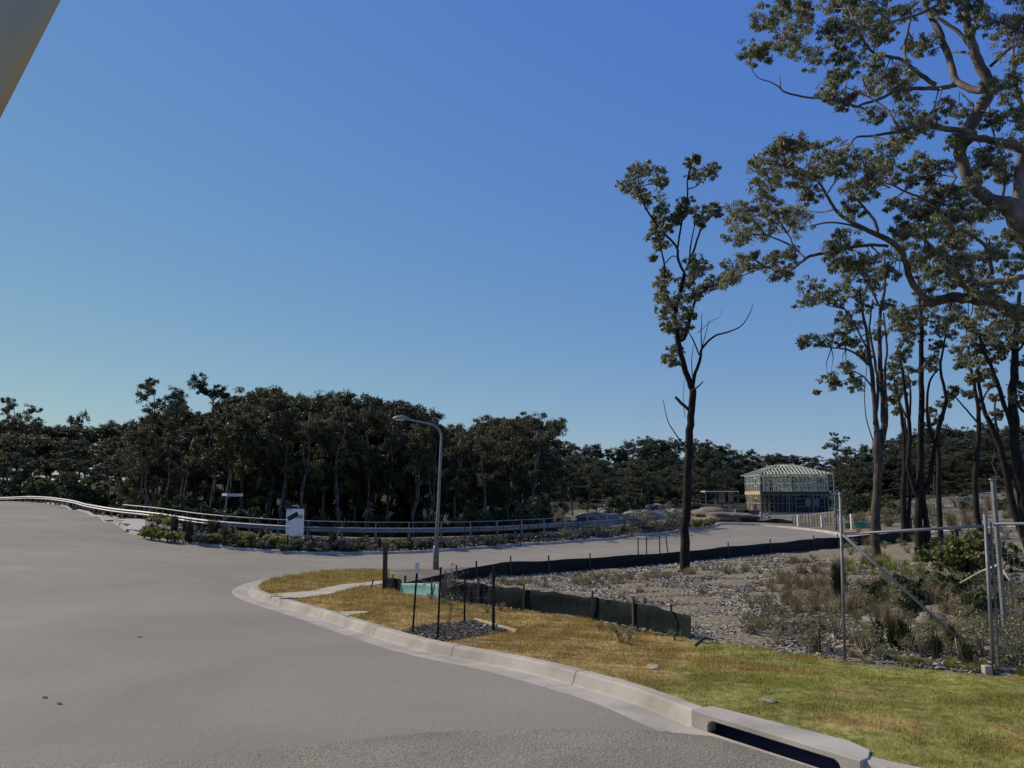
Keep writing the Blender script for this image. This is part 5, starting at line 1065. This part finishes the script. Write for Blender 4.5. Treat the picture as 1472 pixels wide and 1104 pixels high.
m.build('floor_joists',M['timber_warm'],root,world=False)
m=HB(); m.bar((-.1,-.06,L1_+.15),(wH+.1,-.06,L1_+.15),.06,.28); m.build('front_bearer',M['timber_dark'],root,world=False)  # dark colour gives this front band its shade
# dark panels paint in the lower storey's shade, along with its dark netting
m=HB(); m.box((5.7,.16,1.2),(7.6,.03,2.3)); m.build('shade_panel',M['shade_fill'],root,world=False)
m=HB(); m.box((5.6,4.08,1.3),(8.0,.03,2.4)); m.build('shade_panel',M['shade_fill'],root,world=False)
m=HB(); m.box((4.8,8.09,1.3),(9.4,.03,2.4)); m.build('shade_panel',ramp_mat('rear_shade_fill',[(.03,.035,.045),(.06,.065,.08)],scale=2),root,world=False)
m=HB(); m.box((6.7,-.03,1.5),(.8,.03,1.0)); m.box((7.9,-.03,1.5),(.7,.03,1.0)); m.build('window_unit',M['galv_dull'],root,world=False)
# hip roof: rafters over eaves
ov=.55; rise=1.55; rx0=3.6; rx1=wH-4.4; ry=dH/2*.55
def roofz(x,y):
    return min((x+ov)/(rx0+ov),(wH+ov-x)/(wH+ov-rx1),(y+ov)/(ry+ov),(dH+ov-y)/(dH+ov-(dH-ry)),1)*rise+e
def rafter(a,b2_,w=.08): 
    m=HB(); m.bar((a[0],a[1],roofz(*a)),(b2_[0],b2_[1],roofz(*b2_)),w,.14); return m
for i in range(22):
    x=-ov+.06+(wH+2*ov-.12)*i/21
    fy=min((x+ov)/(rx0+ov),(wH+ov-x)/(wH+ov-rx1),1)*(ry+ov)-ov
    m=rafter((x,-ov),(x,fy)); m2=rafter((x,dH+ov),(x,dH-fy)); 
    m.add(m2.v,m2.f)
    if fy>1.0:
        zt_=roofz(x,fy); m.bar((x,fy,zt_),(x,dH-fy,zt_),.08,.12); m.bar((x,0,e+.05),(x,dH,e+.05),.05,.1)
        for k in range(5): 
            yy=fy*(k+.5)/5; m.bar((x,yy,e+.05),(x,yy+.4*(-1)**k,roofz(x,yy)-.05),.05)
    m.build('roof_truss',M['timber_frame'],root,world=False)
m=HB()
for i in range(18):
    y=-ov+.06+(dH+2*ov-.12)*i/17; fx=min((y+ov)/(ry+ov),(dH+ov-y)/(ry+ov),1)*(rx0+ov)-ov; r_=rafter((-ov,y),(fx,y)); m.add(r_.v,r_.f)
    fx=min((y+ov)/(ry+ov),(dH+ov-y)/(ry+ov),1)*(wH+ov-rx1); r_=rafter((wH+ov,y),(wH+ov-fx,y)); m.add(r_.v,r_.f)
m.build('hip_rafters',M['timber_frame'],root,world=False)
m=HB()
for a,c in [((-ov,-ov),(rx0,ry)),((wH+ov,-ov),(rx1,ry)),((-ov,dH+ov),(rx0,dH-ry)),((wH+ov,dH+ov),(rx1,dH-ry)),((rx0,ry),(rx1,ry)),((rx0,dH-ry),(rx1,dH-ry))]: m.bar((a[0],a[1],roofz(*a)+.02),(c[0],c[1],roofz(*c)+.02),.1,.18)
m.build('hip_beams',M['timber_warm'],root,world=False)
# single storey wing on the right
m=HB()
for i in range(5):
    x=wH+.5+.65*i; m.bar((x,-.2,L1_+.0),(x,2.2,L1_+.75-.12*i),.09,.14); m.box((x,.4,L1_/2),(.09,.09,L1_)); m.box((x,2.4,L1_/2),(.09,.09,L1_))
m.bar((wH,.4,L1_),(wH+3.3,.4,L1_-.1),.1,.15); m.bar((wH,.4,1.2),(wH+3.1,.4,1.2),.07); m.build('side_wing_frame',M['timber_frame'],root,world=False)
m=HB()
for i in range(3): m.box((-1.3,.6+1.1*i,1.3),(.1,.1,3.0))
m.bar((-1.3,.6,2.7),(-1.3,2.8,2.7),.1); m.build('scaffold_posts',M['timber_warm'],root,world=False)
for i,(dx,w_) in enumerate([(-2.0,1.8),(.4,2.2)]):
    b=on(1067+i*14,D0-4); m=MB(); m.box(b+Vector((0,0,.35)),(w_,1.0,.8)); tag(m.build('block_stack',M['concrete_dark'],bevel=.03),['dark block stack in front of the timber house, left one','low block stack in front of the timber house, right one'][i],'blocks')
# flat roofed site shed further left
b=on(1037,124); b.z=P(1037,721,124).z; r2=empty('site_shed',b,'low open shed with a thin white flat roof left of the timber house','shed')
m=MB(); m.box(b+Vector((0,0,1.55)),(5.2,3,.14)); m.build('roof',M['white'],r2)
m=MB(); m.box(b+Vector((.3,0,.7)),(1.0,.1,1.5)); m.box(b+Vector((1.7,0,.7)),(.7,.1,1.5)); m.build('wall_panel',M['rubble'],r2)
for dx in (-2.5,-1,1,2.5): m=MB(); m.box(b+Vector((dx,-1.3,.5)),(.1,.1,2.0)); m.build('post',M['galv_dull'],r2)
# site mesh fences far off
def mesh_fence(label,pts,h,n,rail='galv_dull',dense=14,r=.025):
    W3=[on(px,d) for px,d in pts]; root=empty('site_fence',W3[len(W3)//2],label,'fence'); W2=np.array([(p.x,p.y) for p in W3]); ps=resample(W2,2.4)[0]
    m=MB(); tp=[Vector((q[0],q[1],gv(*q)+h)) for q in ps]; m.tube(tp,r*1.3,5); m.tube([v-Vector((0,0,h*.55)) for v in tp],r*.6,4); m.tube([v-Vector((0,0,h*.9)) for v in tp],r,5); m.build('rails',M[rail],root)
    for v in tp[:90]: m=MB(); m.tube([v-Vector((0,0,h+.1)),v+Vector((0,0,.05))],r*1.4,5); m.build('post',M['galv_dull'],root)
    m=MB()
    for i in range(len(tp)-1):
        for k in range(1,dense): f_=k/dense; v=tp[i]+(tp[i+1]-tp[i])*f_; m.tube([v,v-Vector((0,0,h*.9))],.006,3,cap=False)
    m.build('mesh',M['galv_dull'],root)
mesh_fence('grey mesh site fence on the rise right of the timber house',[(1208,98),(1250,98),(1312,99)],1.8,0)
mesh_fence('distant fence with one white top rail behind the slim trunks',[(1312,84),(1400,84),(1560,84)],.95,0,rail='white',dense=4,r=.045)
mesh_fence('temporary mesh fence on the cleared ground left of the timber house',[(985,106),(1050,104)],1.5,0)
for px,d,h in [(924,100,3.0),(858,80,1.6),(1370,38,.9),(1265,62,1.0),(1375,36,.9),(1310,55,1.1)]:
    post('timber_post',{924:'lone slim post on the cleared ground above the guard rail',858:'short slim post just above the guard rail',1370:'short dark stump post behind the long pipe rail',1265:'dark bollard right of the green cloth',1375:'second short dark stump post behind the long pipe rail',1310:'dark bollard between the thin dark trunks'}[px],'post',px,d,h,.16 if px>1000 else .08,M['timber_dark'] if px>1000 else M['galv_dull'],capm=M['timber_stake'])
# ------------------------------------------------------------------ eave at the top left, close to the camera
b=Vector((-2.3,1.0,gv(-2.3,1.0)-KV)); ev=empty('porch_roof',b,'blurred beige roof edge cutting the top left picture corner','roof')
e0=P(88,-6,1.9); e1=P(-6,176,1.55); dv=(e1-e0).normalized(); e0=e0-dv*.6; e1=e1+dv*.5
m=MB(); nrm_=Vector((-.9,.0,.35)).normalized()
side=Vector((-1,0.05,.25)).normalized(); up=dv.cross(side).normalized()
ring=[(0,0),(.012,.02),(.03,.03),(.9,.03),(.9,-.05),(.03,-.03),(.01,-.02)]
vs=[e0+side*a_+up*c_ for a_,c_ in ring]+[e1+side*a_+up*c_ for a_,c_ in ring]; n=len(ring)
m.add(vs,[tuple(range(n))[::-1],tuple(range(n,2*n))]+[(i,(i+1)%n,(i+1)%n+n,i+n) for i in range(n)])
m.build('roof_sheet',ramp_mat('beige_metal',[(.56,.40,.18),(.62,.45,.21)],scale=1.5,rough=.6),ev,smooth=True)
pp=e1+side*.85; m=MB(); m.tube([Vector((pp.x,pp.y,b.z-.02)),pp],.05,8); m.build('post',M['galv_dull'],ev)
for o in list(bpy.data.objects):
    if '_w' in o: del o['_w']
    if o.parent is None and o.type in('MESH','EMPTY') and 'label' not in o and 'kind' not in o: print('UNTAGGED',o.name)
for pr in [*PF,*PT,*PR,*PG,*p_dark,*p_yel,*p_sage,*p_grn,*p_straw,*p_ygt,*p_weed]:
    if not pr['used']:
        for c in list(pr['root'].children): bpy.data.objects.remove(c)
        bpy.data.objects.remove(pr['root'])
